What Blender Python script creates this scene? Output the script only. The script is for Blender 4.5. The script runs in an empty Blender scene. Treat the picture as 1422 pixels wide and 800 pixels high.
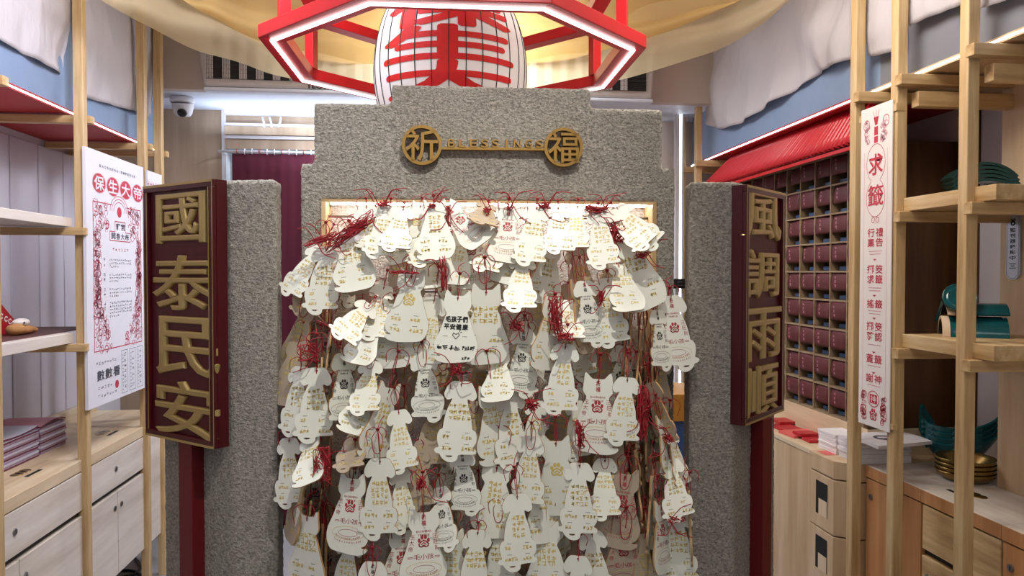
import bpy, bmesh, math, random
from mathutils import Matrix, Vector, noise as mnoise
R = math.radians
random.seed(7)
scene = bpy.context.scene
col = scene.collection

# ---------------------------------------------------------------- camera
FPX = 1000.0
CAM_YAW, CAM_TILT, CAM_H = -6.5, 1.2, 1.55
cd = bpy.data.cameras.new('camera')
cam = bpy.data.objects.new('camera', cd); col.objects.link(cam)
cd.sensor_width = 36; cd.lens = 36*FPX/1422; cd.clip_start = .02
cam.location = (0, 0, CAM_H)
cam.rotation_euler = (R(90-CAM_TILT), 0, R(CAM_YAW))
scene.camera = cam
CR = cam.rotation_euler.to_matrix()
CF = CR @ Vector((0, 0, -1))

# ---------------------------------------------------------------- world, lights, exposure
w = bpy.data.worlds.new('world'); scene.world = w; w.use_nodes = True
w.node_tree.nodes['Background'].inputs[0].default_value = (.86, .9, 1, 1)
w.node_tree.nodes['Background'].inputs[1].default_value = .24
vs = scene.view_settings
vs.view_transform = 'Standard'; vs.look = 'None'; vs.gamma = 1; vs.use_curve_mapping = False
vs.exposure = 0.22

def lamp(name, kind, loc, target, power, color=(1, 1, 1), size=.1, size_y=None, spot=60, blend=.4):
    d = bpy.data.lights.new(name, kind); d.energy = power; d.color = color
    if kind == 'AREA':
        d.size = size
        if size_y: d.shape = 'RECTANGLE'; d.size_y = size_y
    else:
        d.shadow_soft_size = size
    if kind == 'SPOT': d.spot_size = R(spot); d.spot_blend = blend
    o = bpy.data.objects.new(name, d); col.objects.link(o)
    o.location = loc
    o.rotation_euler = (Vector(target)-Vector(loc)).to_track_quat('-Z', 'Y').to_euler()
    return o
lamp('track_spot', 'SPOT', (.28, .98, 2.86), (.0, 2.02, 1.50), 74, (1, .975, .93), .022, spot=62, blend=.95)
lamp('track_spot', 'SPOT', (-.55, .75, 2.86), (-.1, 2.0, 1.0), 6, (1, .96, .88), .05, spot=95, blend=.7)
lamp('ceiling_panel_light', 'AREA', (0, -.3, 2.88), (0, .3, 0), 20, (1, .97, .93), 1.6)
lamp('left_shelf_light', 'AREA', (-.62, 2.2, 2.88), (-1.7, 2.6, 1.0), 40, (.87, .89, 1), .7)
lamp('right_shelf_light', 'AREA', (.95, 2.1, 2.9), (1.7, 2.4, .9), 24, (1, .94, .86), .7)
lamp('back_room_light', 'AREA', (-.2, 4.25, 2.50), (-.3, 4.5, .5), 16, (.80, .87, 1), 1.0, .12)
lamp('soffit_fill', 'AREA', (-.5, 4.36, 2.36), (-.5, 4.30, 3.0), 3.2, (.72, .83, 1), 1.6, .08)  # added bluish fill to brighten the soffit, no fitting there
lamp('back_ceiling_light', 'AREA', (.2, 3.75, 2.92), (.2, 3.4, 0), 30, (.9, .93, 1), .6)

# ---------------------------------------------------------------- picture-to-place measuring helpers
def ray(px, py): return CR @ Vector(((px-711)/FPX, -(py-400)/FPX, -1))
def atX(px, py, X):
    d = ray(px, py); s = X/d.x; return Vector((X, d.y*s, CAM_H+d.z*s))
def atY(px, py, Y):
    d = ray(px, py); s = Y/d.y; return Vector((d.x*s, Y, CAM_H+d.z*s))
def atZ(px, py, Z):
    d = ray(px, py); s = (Z-CAM_H)/d.z; return Vector((d.x*s, d.y*s, Z))
def atD(px, py, D): return Vector((0, 0, CAM_H)) + ray(px, py)*D
GR = Matrix.Rotation(R(-1.6), 4, 'Z')            # the stone gate stands turned a little
GI = GR.inverted()
def gp(px, py, v):
    d = GI.to_3x3() @ ray(px, py); s = v/d.y
    return Vector((d.x*s, v, CAM_H+d.z*s))

# ---------------------------------------------------------------- materials
def lin(h):
    h = h.lstrip('#'); out = []
    for i in (0, 2, 4):
        c = int(h[i:i+2], 16)/255
        out.append(c/12.92 if c <= .04045 else ((c+.055)/1.055)**2.4)
    return tuple(out)+(1,)
MATS = {}
def base(name, hexc, rough=.5, metal=0, **kw):
    m = bpy.data.materials.new(name); m.use_nodes = True
    nt = m.node_tree; b = nt.nodes['Principled BSDF']
    b.inputs['Base Color'].default_value = lin(hexc)
    b.inputs['Roughness'].default_value = rough; b.inputs['Metallic'].default_value = metal
    for k, v in kw.items(): b.inputs[k.replace('_', ' ')].default_value = v
    MATS[name] = m
    return m, nt, b
def noise(nt, scale, detail=4, stretch=(1, 1, 1), rough=.5):
    tc = nt.nodes.new('ShaderNodeTexCoord'); mp = nt.nodes.new('ShaderNodeMapping')
    mp.inputs['Scale'].default_value = stretch
    n = nt.nodes.new('ShaderNodeTexNoise'); n.inputs['Scale'].default_value = scale
    n.inputs['Detail'].default_value = detail; n.inputs['Roughness'].default_value = rough
    nt.links.new(tc.outputs['Object'], mp.inputs[0]); nt.links.new(mp.outputs[0], n.inputs[0])
    return n
def ramp(nt, src, stops):
    r = nt.nodes.new('ShaderNodeValToRGB'); e = r.color_ramp.elements
    while len(e) < len(stops): e.new(.5)
    for x, (p, c) in zip(e, stops): x.position = p; x.color = lin(c)
    nt.links.new(src, r.inputs[0]); return r
def bump(nt, b, src, strength, dist):
    k = nt.nodes.new('ShaderNodeBump'); k.inputs['Strength'].default_value = strength; k.inputs['Distance'].default_value = dist
    nt.links.new(src, k.inputs['Height']); nt.links.new(k.outputs[0], b.inputs['Normal'])
def plain(name, hexc, rough=.5, metal=0, var=.06, scale=30, bmp=0, **kw):
    m, nt, b = base(name, hexc, rough, metal, **kw)
    n = noise(nt, scale)
    h = nt.nodes.new('ShaderNodeHueSaturation'); h.inputs['Color'].default_value = lin(hexc)
    mr = nt.nodes.new('ShaderNodeMapRange'); mr.inputs[3].default_value = 1-var; mr.inputs[4].default_value = 1+var
    nt.links.new(n.outputs[0], mr.inputs[0]); nt.links.new(mr.outputs[0], h.inputs['Value'])
    nt.links.new(h.outputs[0], b.inputs['Base Color'])
    if bmp: bump(nt, b, n.outputs[0], bmp, .004)
    return m
def wood(name, c1, c2, c3, axis='Z', rough=.45, scale=9):
    m, nt, b = base(name, c2, rough)
    st = {'X': (.09, 1, 1), 'Y': (1, .09, 1), 'Z': (1, 1, .09)}[axis]
    n = noise(nt, scale*3.2, 5, st, .6)
    r = ramp(nt, n.outputs[0], [(.3, c1), (.5, c2), (.72, c3)])
    nt.links.new(r.outputs[0], b.inputs['Base Color'])
    bump(nt, b, n.outputs[0], .08, .002)
    return m
def emit(name, rgb, strength):
    m, nt, b = base(name, '#ffffff', .6)
    b.inputs['Emission Color'].default_value = tuple(rgb)+(1,); b.inputs['Emission Strength'].default_value = strength
    return m
def stone(name, dark, mid, light, bstr=1.0):
    m, nt, b = base(name, mid, .92)
    n = noise(nt, 112, 5, (1, 1, 1.3), .62); n2 = noise(nt, 420, 2)
    r = ramp(nt, n.outputs[0], [(.28, dark), (.5, mid), (.72, light)])
    nt.links.new(r.outputs[0], b.inputs['Base Color'])
    mx = nt.nodes.new('ShaderNodeMath'); mx.operation = 'MULTIPLY_ADD'; mx.inputs[1].default_value = .3
    nt.links.new(n2.outputs[0], mx.inputs[0]); nt.links.new(n.outputs[0], mx.inputs[2])
    bump(nt, b, mx.outputs[0], bstr, .012)
    return m
def cloth(name, hexc, transl=.5, transp=.0, bscale=18, bstr=.25, var=.05):
    m, nt, b = base(name, hexc, .9)
    out = nt.nodes['Material Output']
    n = noise(nt, bscale, 4, (1, 1, .35))
    bump(nt, b, n.outputs[0], bstr, .02)
    t = nt.nodes.new('ShaderNodeBsdfTranslucent'); t.inputs[0].default_value = lin(hexc)
    mx = nt.nodes.new('ShaderNodeMixShader'); mx.inputs[0].default_value = transl
    nt.links.new(b.outputs[0], mx.inputs[1]); nt.links.new(t.outputs[0], mx.inputs[2])
    last = mx
    if transp:
        tr = nt.nodes.new('ShaderNodeBsdfTransparent'); tr.inputs[0].default_value = (1, .95, .84, 1)
        m2 = nt.nodes.new('ShaderNodeMixShader'); m2.inputs[0].default_value = transp
        nt.links.new(mx.outputs[0], m2.inputs[1]); nt.links.new(tr.outputs[0], m2.inputs[2]); last = m2
    nt.links.new(last.outputs[0], out.inputs[0])
    return m

stone('stucco', '#837c70', '#bfb8a9', '#e4ddd0', 1.5)
stone('niche_stucco', '#cdbdb4', '#e6dcd4', '#f5efe9', 1.0)
for ax in 'XYZ':
    wood('pine_'+ax, '#a98556', '#c9a877', '#dfc59a', ax)
    wood('ply_'+ax, '#c2a683', '#d9c2a0', '#e6d5ba', ax, scale=5)
    wood('pale_'+ax, '#c9bcae', '#ddd2c6', '#ebe3da', ax, scale=5)
wood('orange_wood', '#a06a3c', '#b9824f', '#cc9a66', 'Z', scale=5)
wood('dark_wood', '#3f2512', '#573619', '#684524', 'Z', .4, 6)
wood('brown_panel', '#a08971', '#b39c84', '#c2ae98', 'Z', scale=3)
wood('panel_wood', '#bb9c76', '#cdb18c', '#dcc6a6', 'Z', scale=4)
plain('white_wall', '#d9d6dc', .7, var=.03, scale=6)
plain('lavender_panel', '#d8d3dc', .35, var=.05, scale=3)
plain('ceiling_paint', '#d6d2cc', .8)
plain('soffit_paint', '#dfe6f4', .6, var=.02)
plain('bulkhead_paint', '#c6b8ae', .8, var=.03)
plain('floor_tile', '#9c9a9c', .45, var=.08, scale=12)
plain('blue_fascia', '#7f93b0', .7, var=.08, scale=14)
plain('grey_fascia', '#7b7c84', .7, var=.08, scale=14)
plain('soffit_red', '#b01f24', .5)
plain('awning_red', '#c3222b', .35, var=.04)
plain('lacquer_red', '#c4161c', .38, var=.05)
plain('lacquer_dark', '#480710', .32, var=.06)
plain('lacquer_field', '#520b18', .5, var=.16, scale=60)
plain('lacquer_post', '#640b12', .4, var=.05)
plain('gold', '#b59c62', .36, .4, var=.08)
plain('gold_satin', '#94702f', .42, .35, var=.1)
plain('paper_white', '#f1ebe6', .8, var=.02)
plain('brush_red', '#d3150f', .7, var=.12, scale=80)
plain('ink_black', '#1c1a19', .7)
plain('grid_black', '#20201f', .6)
plain('plaque_ivory', '#e3e3d4', .6, var=.03, scale=8)
plain('plaque_tan_shade', '#ad9c86', .75, var=.1, scale=14)  # tan boards, and shade put into the colour of plaques hung behind
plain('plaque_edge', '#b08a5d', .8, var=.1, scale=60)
plain('ink_gold', '#d3bb66', .5, 0, var=.2, scale=200)
plain('ink_red', '#a8333a', .7)
plain('ink_green', '#56684f', .7)
plain('ink_dark', '#35332f', .7)
plain('cord_red', '#98101c', .6, var=.15, scale=200)
plain('curtain_maroon', '#4c0620', .9, var=.08)
plain('metal_grey', '#8d8b88', .3, .9)
plain('slot_black', '#141210', .7)
plain('plastic_white', '#e4e3e6', .35)
plain('plastic_black', '#161616', .4)
plain('ac_white', '#c9c3c2', .5, var=.02)
plain('poster_white', '#e9e8f0', .5, var=.015)
plain('banner_white', '#efe7e2', .6, var=.015)
plain('poster_red', '#c6364c', .6)
plain('poster_pink', '#d99aa8', .6)
plain('poster_grey', '#55575f', .6)
plain('teal_glaze', '#155358', .12, var=.35, scale=24, bmp=.1)
plain('green_glaze', '#1d3a33', .16, var=.3, scale=30)
plain('clay_pale', '#dcc1a2', .8)
plain('brass', '#8f7442', .25, .85, var=.15)
wood('cubby_wood', '#7d6850', '#978065', '#a8926f', 'Y')
plain('maroon_paper', '#5d2529', .55, var=.12, scale=40)
plain('slip_blue', '#3c5578', .6)
plain('slip_dark', '#1d1a1e', .8)
plain('magazine_side', '#a98fa6', .6, var=.35, scale=90)
plain('magazine_white', '#d9dae8', .6, var=.1, scale=90)
plain('magazine_maroon', '#7b3c4f', .5, var=.2, scale=60)
plain('book_red', '#b3202a', .45)
plain('book_pink', '#d9625d', .5)
plain('sheet_white', '#efe9e9', .7, var=.02)
plain('tray_brown', '#5d3b38', .6)
plain('plush_tan', '#b98552', .9, var=.25, scale=60, bmp=.3)
plain('plush_white', '#e6dfd8', .9, var=.06)
plain('cable_black', '#17181c', .5)
plain('blue_box', '#2f4f86', .5)
plain('amber_wood', '#b9802e', .5)
plain('sign_silver', '#bcc4d2', .3, .35)
cloth('sheer_gold', '#e8d6ac', .6, .36, 9, .3)
cloth('dense_gold', '#e2c486', .6, .15, 9, .35)
cloth('white_cloth', '#d8d2d4', .3, 0, 11, .9)
emit('led_white', (1, .98, .96), 5)
emit('led_line', (.93, .95, 1), 5)
emit('led_pink', (1, .55, .68), 1.2)
emit('lamp_white', (1, .97, .9), 8)
emit('niche_led', (1, .95, .92), 22)
emit('door_glow', (.55, .8, 1), .9)

# ---------------------------------------------------------------- mesh builder
class MB:
    def __init__(s): s.v = []; s.f = []; s.m = []; s.n = []
    def mi(s, mat):
        if mat not in s.n: s.n.append(mat)
        return s.n.index(mat)
    def add(s, vs_, fs, mat):
        k = len(s.v); i = s.mi(mat); s.v += [Vector(p) for p in vs_]
        for f in fs: s.f.append([k+q for q in f]); s.m.append(i)
        return s
    def box(s, a, b, mat, M=None):
        x0, y0, z0 = a; x1, y1, z1 = b
        p = [Vector(q) for q in ((x0,y0,z0),(x1,y0,z0),(x1,y1,z0),(x0,y1,z0),(x0,y0,z1),(x1,y0,z1),(x1,y1,z1),(x0,y1,z1))]
        if M: p = [M @ q for q in p]
        return s.add(p, ((3,2,1,0),(4,5,6,7),(0,1,5,4),(1,2,6,5),(2,3,7,6),(3,0,4,7)), mat)
    def prism(s, loop, off, mat):
        n = len(loop); a = [Vector(p) for p in loop]; off = Vector(off); b = [p+off for p in a]
        fs = [list(range(n))[::-1], list(range(n, 2*n))] + [[i, (i+1) % n, n+(i+1) % n, n+i] for i in range(n)]
        return s.add(a+b, fs, mat)
    def tube(s, pts, r, mat, seg=6, cap=True):
        pts = [Vector(p) for p in pts]; n = len(pts); vs_ = []; fs = []
        up = None
        for i, p in enumerate(pts):
            t = (pts[min(i+1, n-1)]-pts[max(i-1, 0)]).normalized()
            if up is None:
                up = t.orthogonal().normalized()
            else:
                up = (up - t*up.dot(t)); up = up.normalized() if up.length > 1e-6 else t.orthogonal().normalized()
            sd = t.cross(up); rr = r[i] if isinstance(r, (list, tuple)) else r
            for k in range(seg):
                a = 2*math.pi*k/seg; vs_.append(p+(up*math.cos(a)+sd*math.sin(a))*rr)
        for i in range(n-1):
            for k in range(seg):
                fs.append((i*seg+k, i*seg+(k+1) % seg, (i+1)*seg+(k+1) % seg, (i+1)*seg+k))
        if cap: fs += [list(range(seg))[::-1], list(range((n-1)*seg, n*seg))]
        return s.add(vs_, fs, mat)
    def lathe(s, prof, mat, c=(0, 0, 0), seg=40, M=None):
        vs_ = []; fs = []; n = len(prof)
        for k in range(seg):
            a = 2*math.pi*k/seg
            for r, z in prof:
                q = Vector((r*math.cos(a), r*math.sin(a), z)); q = (M @ q) if M else q
                vs_.append(q+Vector(c))
        for k in range(seg):
            for i in range(n-1):
                fs.append((k*n+i, ((k+1) % seg)*n+i, ((k+1) % seg)*n+i+1, k*n+i+1))
        return s.add(vs_, fs, mat)
    def grid(s, P, mat):
        nu = len(P); nv = len(P[0])
        return s.add([p for r_ in P for p in r_], [(i*nv+j, (i+1)*nv+j, (i+1)*nv+j+1, i*nv+j+1) for i in range(nu-1) for j in range(nv-1)], mat)
    def build(s, name, parent=None, origin=(0, 0, 0), smooth=False, bevel=0, M=None, keep=False):
        o_ = Vector(origin); me = bpy.data.meshes.new(name)
        me.from_pydata([tuple((M @ p if M else p)-o_) for p in s.v], [], s.f)
        for n in s.n: me.materials.append(MATS[n])
        me.polygons.foreach_set('material_index', s.m)
        if smooth: me.polygons.foreach_set('use_smooth', [True]*len(s.f))
        me.update()
        ob = bpy.data.objects.new(name, me); col.objects.link(ob)
        if parent: ob.parent = parent
        else: ob.location = o_
        if bevel:
            b = ob.modifiers.new('b', 'BEVEL'); b.width = bevel; b.segments = 2; b.limit_method = 'ANGLE'; b.angle_limit = R(40)
        if smooth and bevel == 0: pass
        return ob

def tag(o, label=None, cat=None, group=None, kind=None):
    if label: o['label'] = label
    if cat: o['category'] = cat
    if group: o['group'] = group
    if kind: o['kind'] = kind
    return o
def empty(name, loc, label, cat, group=None):
    o = bpy.data.objects.new(name, None); o.empty_display_size = .05; col.objects.link(o); o.location = loc
    return tag(o, label, cat, group)
def copy_tree(o, parent=None):
    c = o.copy(); col.objects.link(c); c.parent = parent
    for ch in o.children: copy_tree(ch, c)
    return c
def structure(name, mb, **k):
    o = mb.build(name, **k); o['kind'] = 'structure'; return o

# text: outlines from the built-in font, cached
_g = {}
def glyph(ch, offset=0.0, extrude=0.0, bevel=0.0, res=3):
    key = (ch, offset, extrude, bevel)
    if key not in _g:
        c = bpy.data.curves.new('g', 'FONT'); c.body = ch; c.size = 1; c.offset = offset; c.resolution_u = res
        c.extrude = extrude; c.bevel_depth = bevel; c.bevel_resolution = 2
        o = bpy.data.objects.new('g', c); col.objects.link(o)
        dg = bpy.context.evaluated_depsgraph_get(); dg.update()
        m = bpy.data.meshes.new_from_object(o.evaluated_get(dg))
        vs_ = [v.co.copy() for v in m.vertices]; fs = [list(p.vertices) for p in m.polygons]
        bpy.data.objects.remove(o); bpy.data.curves.remove(c); bpy.data.meshes.remove(m)
        if vs_:
            x0 = min(v.x for v in vs_); x1 = max(v.x for v in vs_); y0 = min(v.y for v in vs_); y1 = max(v.y for v in vs_)
            vs_ = [Vector((v.x-(x0+x1)/2, v.y-(y0+y1)/2, v.z)) for v in vs_]
            _g[key] = (vs_, fs, x1-x0, y1-y0)
        else: _g[key] = ([], [], 1, 1)
    return _g[key]
class Face:
    """a flat face in the place: origin, right, up; n points out of it"""
    def __init__(s, o, r, u):
        s.o = Vector(o); s.r = Vector(r).normalized(); s.u = Vector(u).normalized(); s.n = s.r.cross(s.u)
    def p(s, a, b, c=0): return s.o+s.r*a+s.u*b+s.n*c
    def text(s, mb, ch, a, b, w_, h_, mat, c=.0008, zs=1, **k):
        vs_, fs, W, H = glyph(ch, **k)
        if not vs_: return
        if w_ is None: w_ = W*h_/H
        mb.add([s.p(a+v.x*w_/W, b+v.y*h_/H, c+v.z*zs) for v in vs_], fs, mat)
    def bold(s, mb, ch, a, b, w_, h_, mat, c=.0008, r=.02, n=6):
        for i in range(n):
            t = 2*math.pi*i/n; s.text(mb, ch, a+r*h_*math.cos(t), b+r*h_*math.sin(t), w_, h_, mat, c+.00008*i)
    def poly(s, mb, pts, mat, c=.0006):
        mb.add([s.p(x, y, c) for x, y in pts], [list(range(len(pts)))], mat)
    def rect(s, mb, x0, y0, x1, y1, mat, c=.0006): s.poly(mb, ((x0, y0), (x1, y0), (x1, y1), (x0, y1)), mat, c)
    def disc(s, mb, x, y, rx, ry, mat, c=.0006, n=20):
        s.poly(mb, [(x+rx*math.cos(2*math.pi*i/n), y+ry*math.sin(2*math.pi*i/n)) for i in range(n)], mat, c)
    def ring(s, mb, x, y, rx, ry, t, mat, c=.0006, n=24, a0=0, a1=360):
        A = [R(a0+(a1-a0)*i/n) for i in range(n+1)]; vs_ = []; fs = []
        for a in A:
            vs_ += [s.p(x+rx*math.cos(a), y+ry*math.sin(a), c), s.p(x+(rx-t)*math.cos(a), y+(ry-t)*math.sin(a), c)]
        for i in range(n): fs.append((2*i, 2*i+2, 2*i+3, 2*i+1))
        mb.add(vs_, fs, mat)
    def line(s, mb, pts, t, mat, c=.0006):
        for (x0, y0), (x1, y1) in zip(pts, pts[1:]):
            d = Vector((x1-x0, y1-y0))
            if d.length < 1e-7: continue
            d.normalize(); q = Vector((-d.y, d.x))*t/2; e = d*t/3
            s.poly(mb, ((x0-e.x+q.x, y0-e.y+q.y), (x0-e.x-q.x, y0-e.y-q.y), (x1+e.x-q.x, y1+e.y-q.y), (x1+e.x+q.x, y1+e.y+q.y)), mat, c)
    def scribble(s, mb, x, y, w_, h_, mat, rnd, t=None, c=.0006):
        """one unreadable hand-written character"""
        t = t or h_*.10
        for _ in range(rnd.randint(2, 3)):
            yy = y+h_*rnd.uniform(-.45, .45); x0 = x-w_*rnd.uniform(.2, .48); x1 = x+w_*rnd.uniform(.15, .48)
            s.line(mb, [(x0, yy), (x1, yy+h_*rnd.uniform(-.05, .14))], t, mat, c)
        for _ in range(rnd.randint(1, 3)):
            xx = x+w_*rnd.uniform(-.35, .35); y0 = y+h_*rnd.uniform(.1, .48); y1 = y-h_*rnd.uniform(.1, .48)
            s.line(mb, [(xx, y0), (xx+w_*rnd.uniform(-.2, .2), y1)], t, mat, c)
    def paw(s, mb, x, y, w_, mat, c=.0006):
        for dx, dy, rx, ry in ((-.38, .12, .12, .17), (-.14, .36, .125, .18), (.14, .36, .125, .18), (.38, .12, .12, .17)):
            s.disc(mb, x+dx*w_, y+dy*w_, rx*w_, ry*w_, mat, c, 12)
        pts = [(-.36, -.33), (-.40, -.18), (-.2, .02), (0, .12), (.2, .02), (.40, -.18), (.36, -.33), (.2, -.40), (0, -.34), (-.2, -.40), (-.36, -.33)]
        s.line(mb, [(x+a*w_, y+b*w_) for a, b in pts], .1*w_, mat, c)
        s.line(mb, [(x-.2*w_, y-.22*w_), (x, y-.06*w_), (x+.2*w_, y-.22*w_)], .08*w_, mat, c)
        s.line(mb, [(x-.1*w_, y-.28*w_), (x+.1*w_, y-.28*w_)], .07*w_, mat, c)
def crom(pts, k=4, closed=True):
    out = []; n = len(pts)
    for i in range(n if closed else n-1):
        p = [Vector(pts[(i+j) % n] if closed else pts[min(max(i+j, 0), n-1)]) for j in (-1, 0, 1, 2)]
        for q in range(k):
            t = q/k
            out.append(.5*((2*p[1])+(p[2]-p[0])*t+(2*p[0]-5*p[1]+4*p[2]-p[3])*t*t+(3*p[1]-p[0]-3*p[2]+p[3])*t**3))
    if not closed: out.append(Vector(pts[-1]))
    return out

# ================================================================ THE ROOM
XL, XR = -1.83, 2.13           # side walls behind the shelving
CEIL = 2.95
m = MB(); m.box((-2.6, -1.5, -.05), (2.6, 6.6, 0), 'floor_tile'); structure('floor', m)
m = MB(); m.box((-2.6, -1.5, CEIL), (2.6, 6.6, CEIL+.05), 'ceiling_paint'); structure('ceiling', m)
m = MB(); m.box((XL-.06, -1.5, 0), (XL, 4.5, CEIL), 'white_wall')
structure('wall_left', m)
m = MB()
for k in range(9):
    y0 = 2.0+k*.23; m.box((XL, y0, .86), (XL+.012, y0+.222, 2.15), 'lavender_panel')
structure('trim_1', m, bevel=.003)
m = MB(); m.box((XR, -1.5, 0), (XR+.06, 4.6, CEIL), 'white_wall'); structure('wall_right', m)
# far end: wood panel, soffit, bulkhead, doorway
YB = 4.5
pTL = atY(225, 150, YB); pR = atY(308, 152, YB)
m = MB(); m.box((XL, YB, 0), (pR.x, YB+.08, pTL.z+.02), 'brown_panel'); structure('wall_back', m, bevel=.002)
m = MB(); m.box((pR.x, YB-.01, 0), (pR.x+.025, YB+.08, pTL.z+.02), 'plastic_white'); structure('trim_2', m)
zb = atY(300, 125, 4.0).z
m = MB(); m.box((XL, 4.0, zb), (XR, 4.06, CEIL), 'bulkhead_paint'); structure('trim_3', m)
m = MB(); m.box((XL, 4.06, zb+.002), (2.6, 6.6, zb+.05), 'soffit_paint'); structure('trim_4', m)
xg = atY(437, 300, 4.5).x + .25
z1 = atY(370, 157, YB).z; z2 = atY(370, 175, YB).z; z3 = atY(370, 192, YB).z; z4 = atY(370, 208, YB).z
m = MB()
m.box((pR.x+.025, YB, z2-.01), (xg, YB+.25, z1-.02), 'brown_panel')
m.box((pR.x+.025, YB-.04, z3+.012), (xg, YB, z2-.012), 'brown_panel')
m.box((pR.x+.025, YB-.02, z4), (xg, YB, z3-.012), 'brown_panel')
m.box((pR.x+.025, YB-.03, z3-.010), (xg, YB, z3+.010), 'plastic_white')
m.box((pR.x+.025, YB-.03, z2-.010), (xg, YB, z2+.008), 'plastic_white')
m.box((pR.x+.025, YB-.03, z1-.02), (xg, YB, z1-.008), 'plastic_white')
m.box((pR.x+.025, YB-.03, z1-.007), (xg, YB, z1+.014), 'led_pink')
structure('trim_5', m)
m = MB(); m.box((pR.x+.03, YB+.5, 0), (xg, YB+.52, z4), 'door_glow')
m.box((xg, YB, 0), (2.6, YB+.06, zb), 'bulkhead_paint'); structure('wall_rear', m)
# thin white pipe bent over the ledge above the doorway
m = MB()
for a, b in ((364, 367), (374, 377), (390, 386)):
    m.tube([atY(a, 163, YB-.05), atY((a+b)/2+1, 170, YB-.055), atY(b, 177, YB-.05)], .006, 'plastic_white', 8)
tag(m.build('hook', smooth=True), 'white wire hooks over the ledge above the doorway', 'hook')
# air conditioner
a = empty('air_conditioner', (0, 3.95, zb), 'wide pale air conditioner with black slotted grille high at the back', 'air conditioner')
xa0 = atY(275, 90, 3.94).x; xa1 = atY(906, 100, 3.94).x; za0 = atY(300, 121, 3.94).z; za1 = atY(300, 30, 3.94).z
m = MB(); m.prism([(xa0-.02, 3.93, za1), (xa1+.02, 3.93, za1), (xa1, 3.93, za0), (xa0+.03, 3.93, za0)], (0, .068, 0), 'ac_white')
m.build('casing', a, a.location, bevel=.015)
m = MB(); gx0 = atY(286, 90, 3.93).x; gx1 = atY(897, 100, 3.93).x; gz0 = atY(320, 110, 3.93).z
nb = int((gx1-gx0)/.085)
m.box((gx0, 3.925, gz0), (gx1, 3.93, za1-.02), 'grid_black')
for k in range(nb):
    x = gx0+k*.085
    for q in range(5): m.box((x+q*.008, 3.917, gz0), (x+q*.008+.0045, 3.925, za1-.02), 'ac_white')
for q in range(14):
    zz = gz0+.004+q*.022; m.box((gx0, 3.92, zz), (gx1, 3.9255, zz+.004), 'grid_black')
m.build('grille', a, a.location)
m = MB(); m.box((xa0+.03, 3.925, za0-.022), (xa1, 3.99, za0-.002), 'soffit_paint'); m.build('lip', a, a.location, bevel=.006)
m = MB(); F = Face(atY(441, 119.5, 3.925), (1, 0, 0), (0, 0, 1)); F.text(m, 'TECO', 0, 0, .115, .03, 'ink_black', .003, offset=.03)
m.build('lettering', a, a.location)
# dome camera under the soffit
pc = atY(253, 141, 4.2); a = empty('security_camera', (pc.x, 4.2, zb), 'white dome security camera under the pale soffit', 'camera')
pc.z = zb
m = MB(); m.lathe([(0, 0), (.062, 0), (.064, -.02), (.06, -.03), (0, -.03)], 'plastic_white', pc, 32); m.build('mount', a, a.location, smooth=True)
m = MB(); m.lathe([(.058, -.03), (.056, -.05), (.047, -.085), (.035, -.10), (0, -.105)], 'plastic_white', pc, 32, Matrix.Rotation(R(12), 4, 'X')); m.build('dome', a, a.location, smooth=True)
m = MB(); m.lathe([(0, -.012), (.022, -.012), (.026, 0), (.02, .01)], 'plastic_black', pc+Vector((.01, -.032, -.088)), 24, Matrix.Rotation(R(-35), 4, 'X')); m.build('lens', a, a.location, smooth=True)
# maroon curtain in the doorway
cx0 = atY(323, 300, 4.4).x; cx1 = atY(470, 300, 4.4).x; ct = atY(370, 214, 4.4).z
a = empty('curtain', ((cx0+cx1)/2, 4.4, .02), 'plain maroon curtain hanging on a rod in the back doorway', 'curtain')
m = MB(); P = []
for i in range(61):
    x = cx0+(cx1-cx0)*i/60
    P.append([Vector((x, 4.4+.0012*math.sin(i*1.1)*(1-.35*j/20)+.002*math.sin(i*.37+j*.3), ct-(ct-.022)*j/20)) for j in range(21)])
m.grid(P, 'curtain_maroon'); o = m.build('panel', a, a.location, smooth=True)
sm = o.modifiers.new('s', 'SOLIDIFY'); sm.thickness = .004
m = MB(); m.tube([(cx0-.08, 4.4, ct+.012), (cx1+.1, 4.4, ct+.012)], .009, 'plastic_white', 10); m.tube([(cx0-.06, 4.4, ct+.012), (cx0-.06, YB, ct+.012)], .007, 'plastic_white', 8); m.build('rod', a, a.location, smooth=True)
for k in range(14):
    m = MB(); xx = cx0+.03+k*(cx1-cx0-.06)/13
    m.tube([(xx, 4.4+.014*math.cos(t*.7854), ct+.012+.016*math.sin(t*.7854)) for t in range(9)], .003, 'plastic_white' if k % 3 else 'book_red', 6); m.build('ring', a, a.location)
# glimpses between gate and the right pillar
q = atY(941, 560, 3.6)
a = empty('low_cabinet', (q.x, 3.6, 0), 'blue low cabinet with amber wooden top seen beyond the gate', 'cabinet')
m = MB(); zt = atY(941, 548, 3.58).z; m.box((q.x-.12, 3.6, 0), (q.x+.16, 3.95, zt-.14), 'blue_box'); m.build('body', a, a.location, bevel=.004)
m = MB(); m.box((q.x-.14, 3.58, zt-.14), (q.x+.18, 3.97, zt), 'amber_wood'); m.build('top', a, a.location, bevel=.004)
m = MB(); xs = atY(946, 300, 4.3).x
m.box((xs-.002, 4.3, 0), (xs+.002, 4.33, zb), 'led_line'); m.box((xs+.002, 4.3, 0), (xs+.014, 4.335, zb), 'soffit_paint')
m.box((xs-.035, 4.3, 0), (xs-.012, 4.34, zb), 'plastic_white'); structure('trim_6', m)
q = atY(941, 394, 4.25); m = MB(); m.box((q.x-.03, 4.24, q.z-.03), (q.x+.05, 4.3, q.z+.03), 'plastic_black')
m.box((q.x-.01, 4.22, q.z-.012), (q.x+.03, 4.24, q.z+.012), 'plastic_black')
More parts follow.
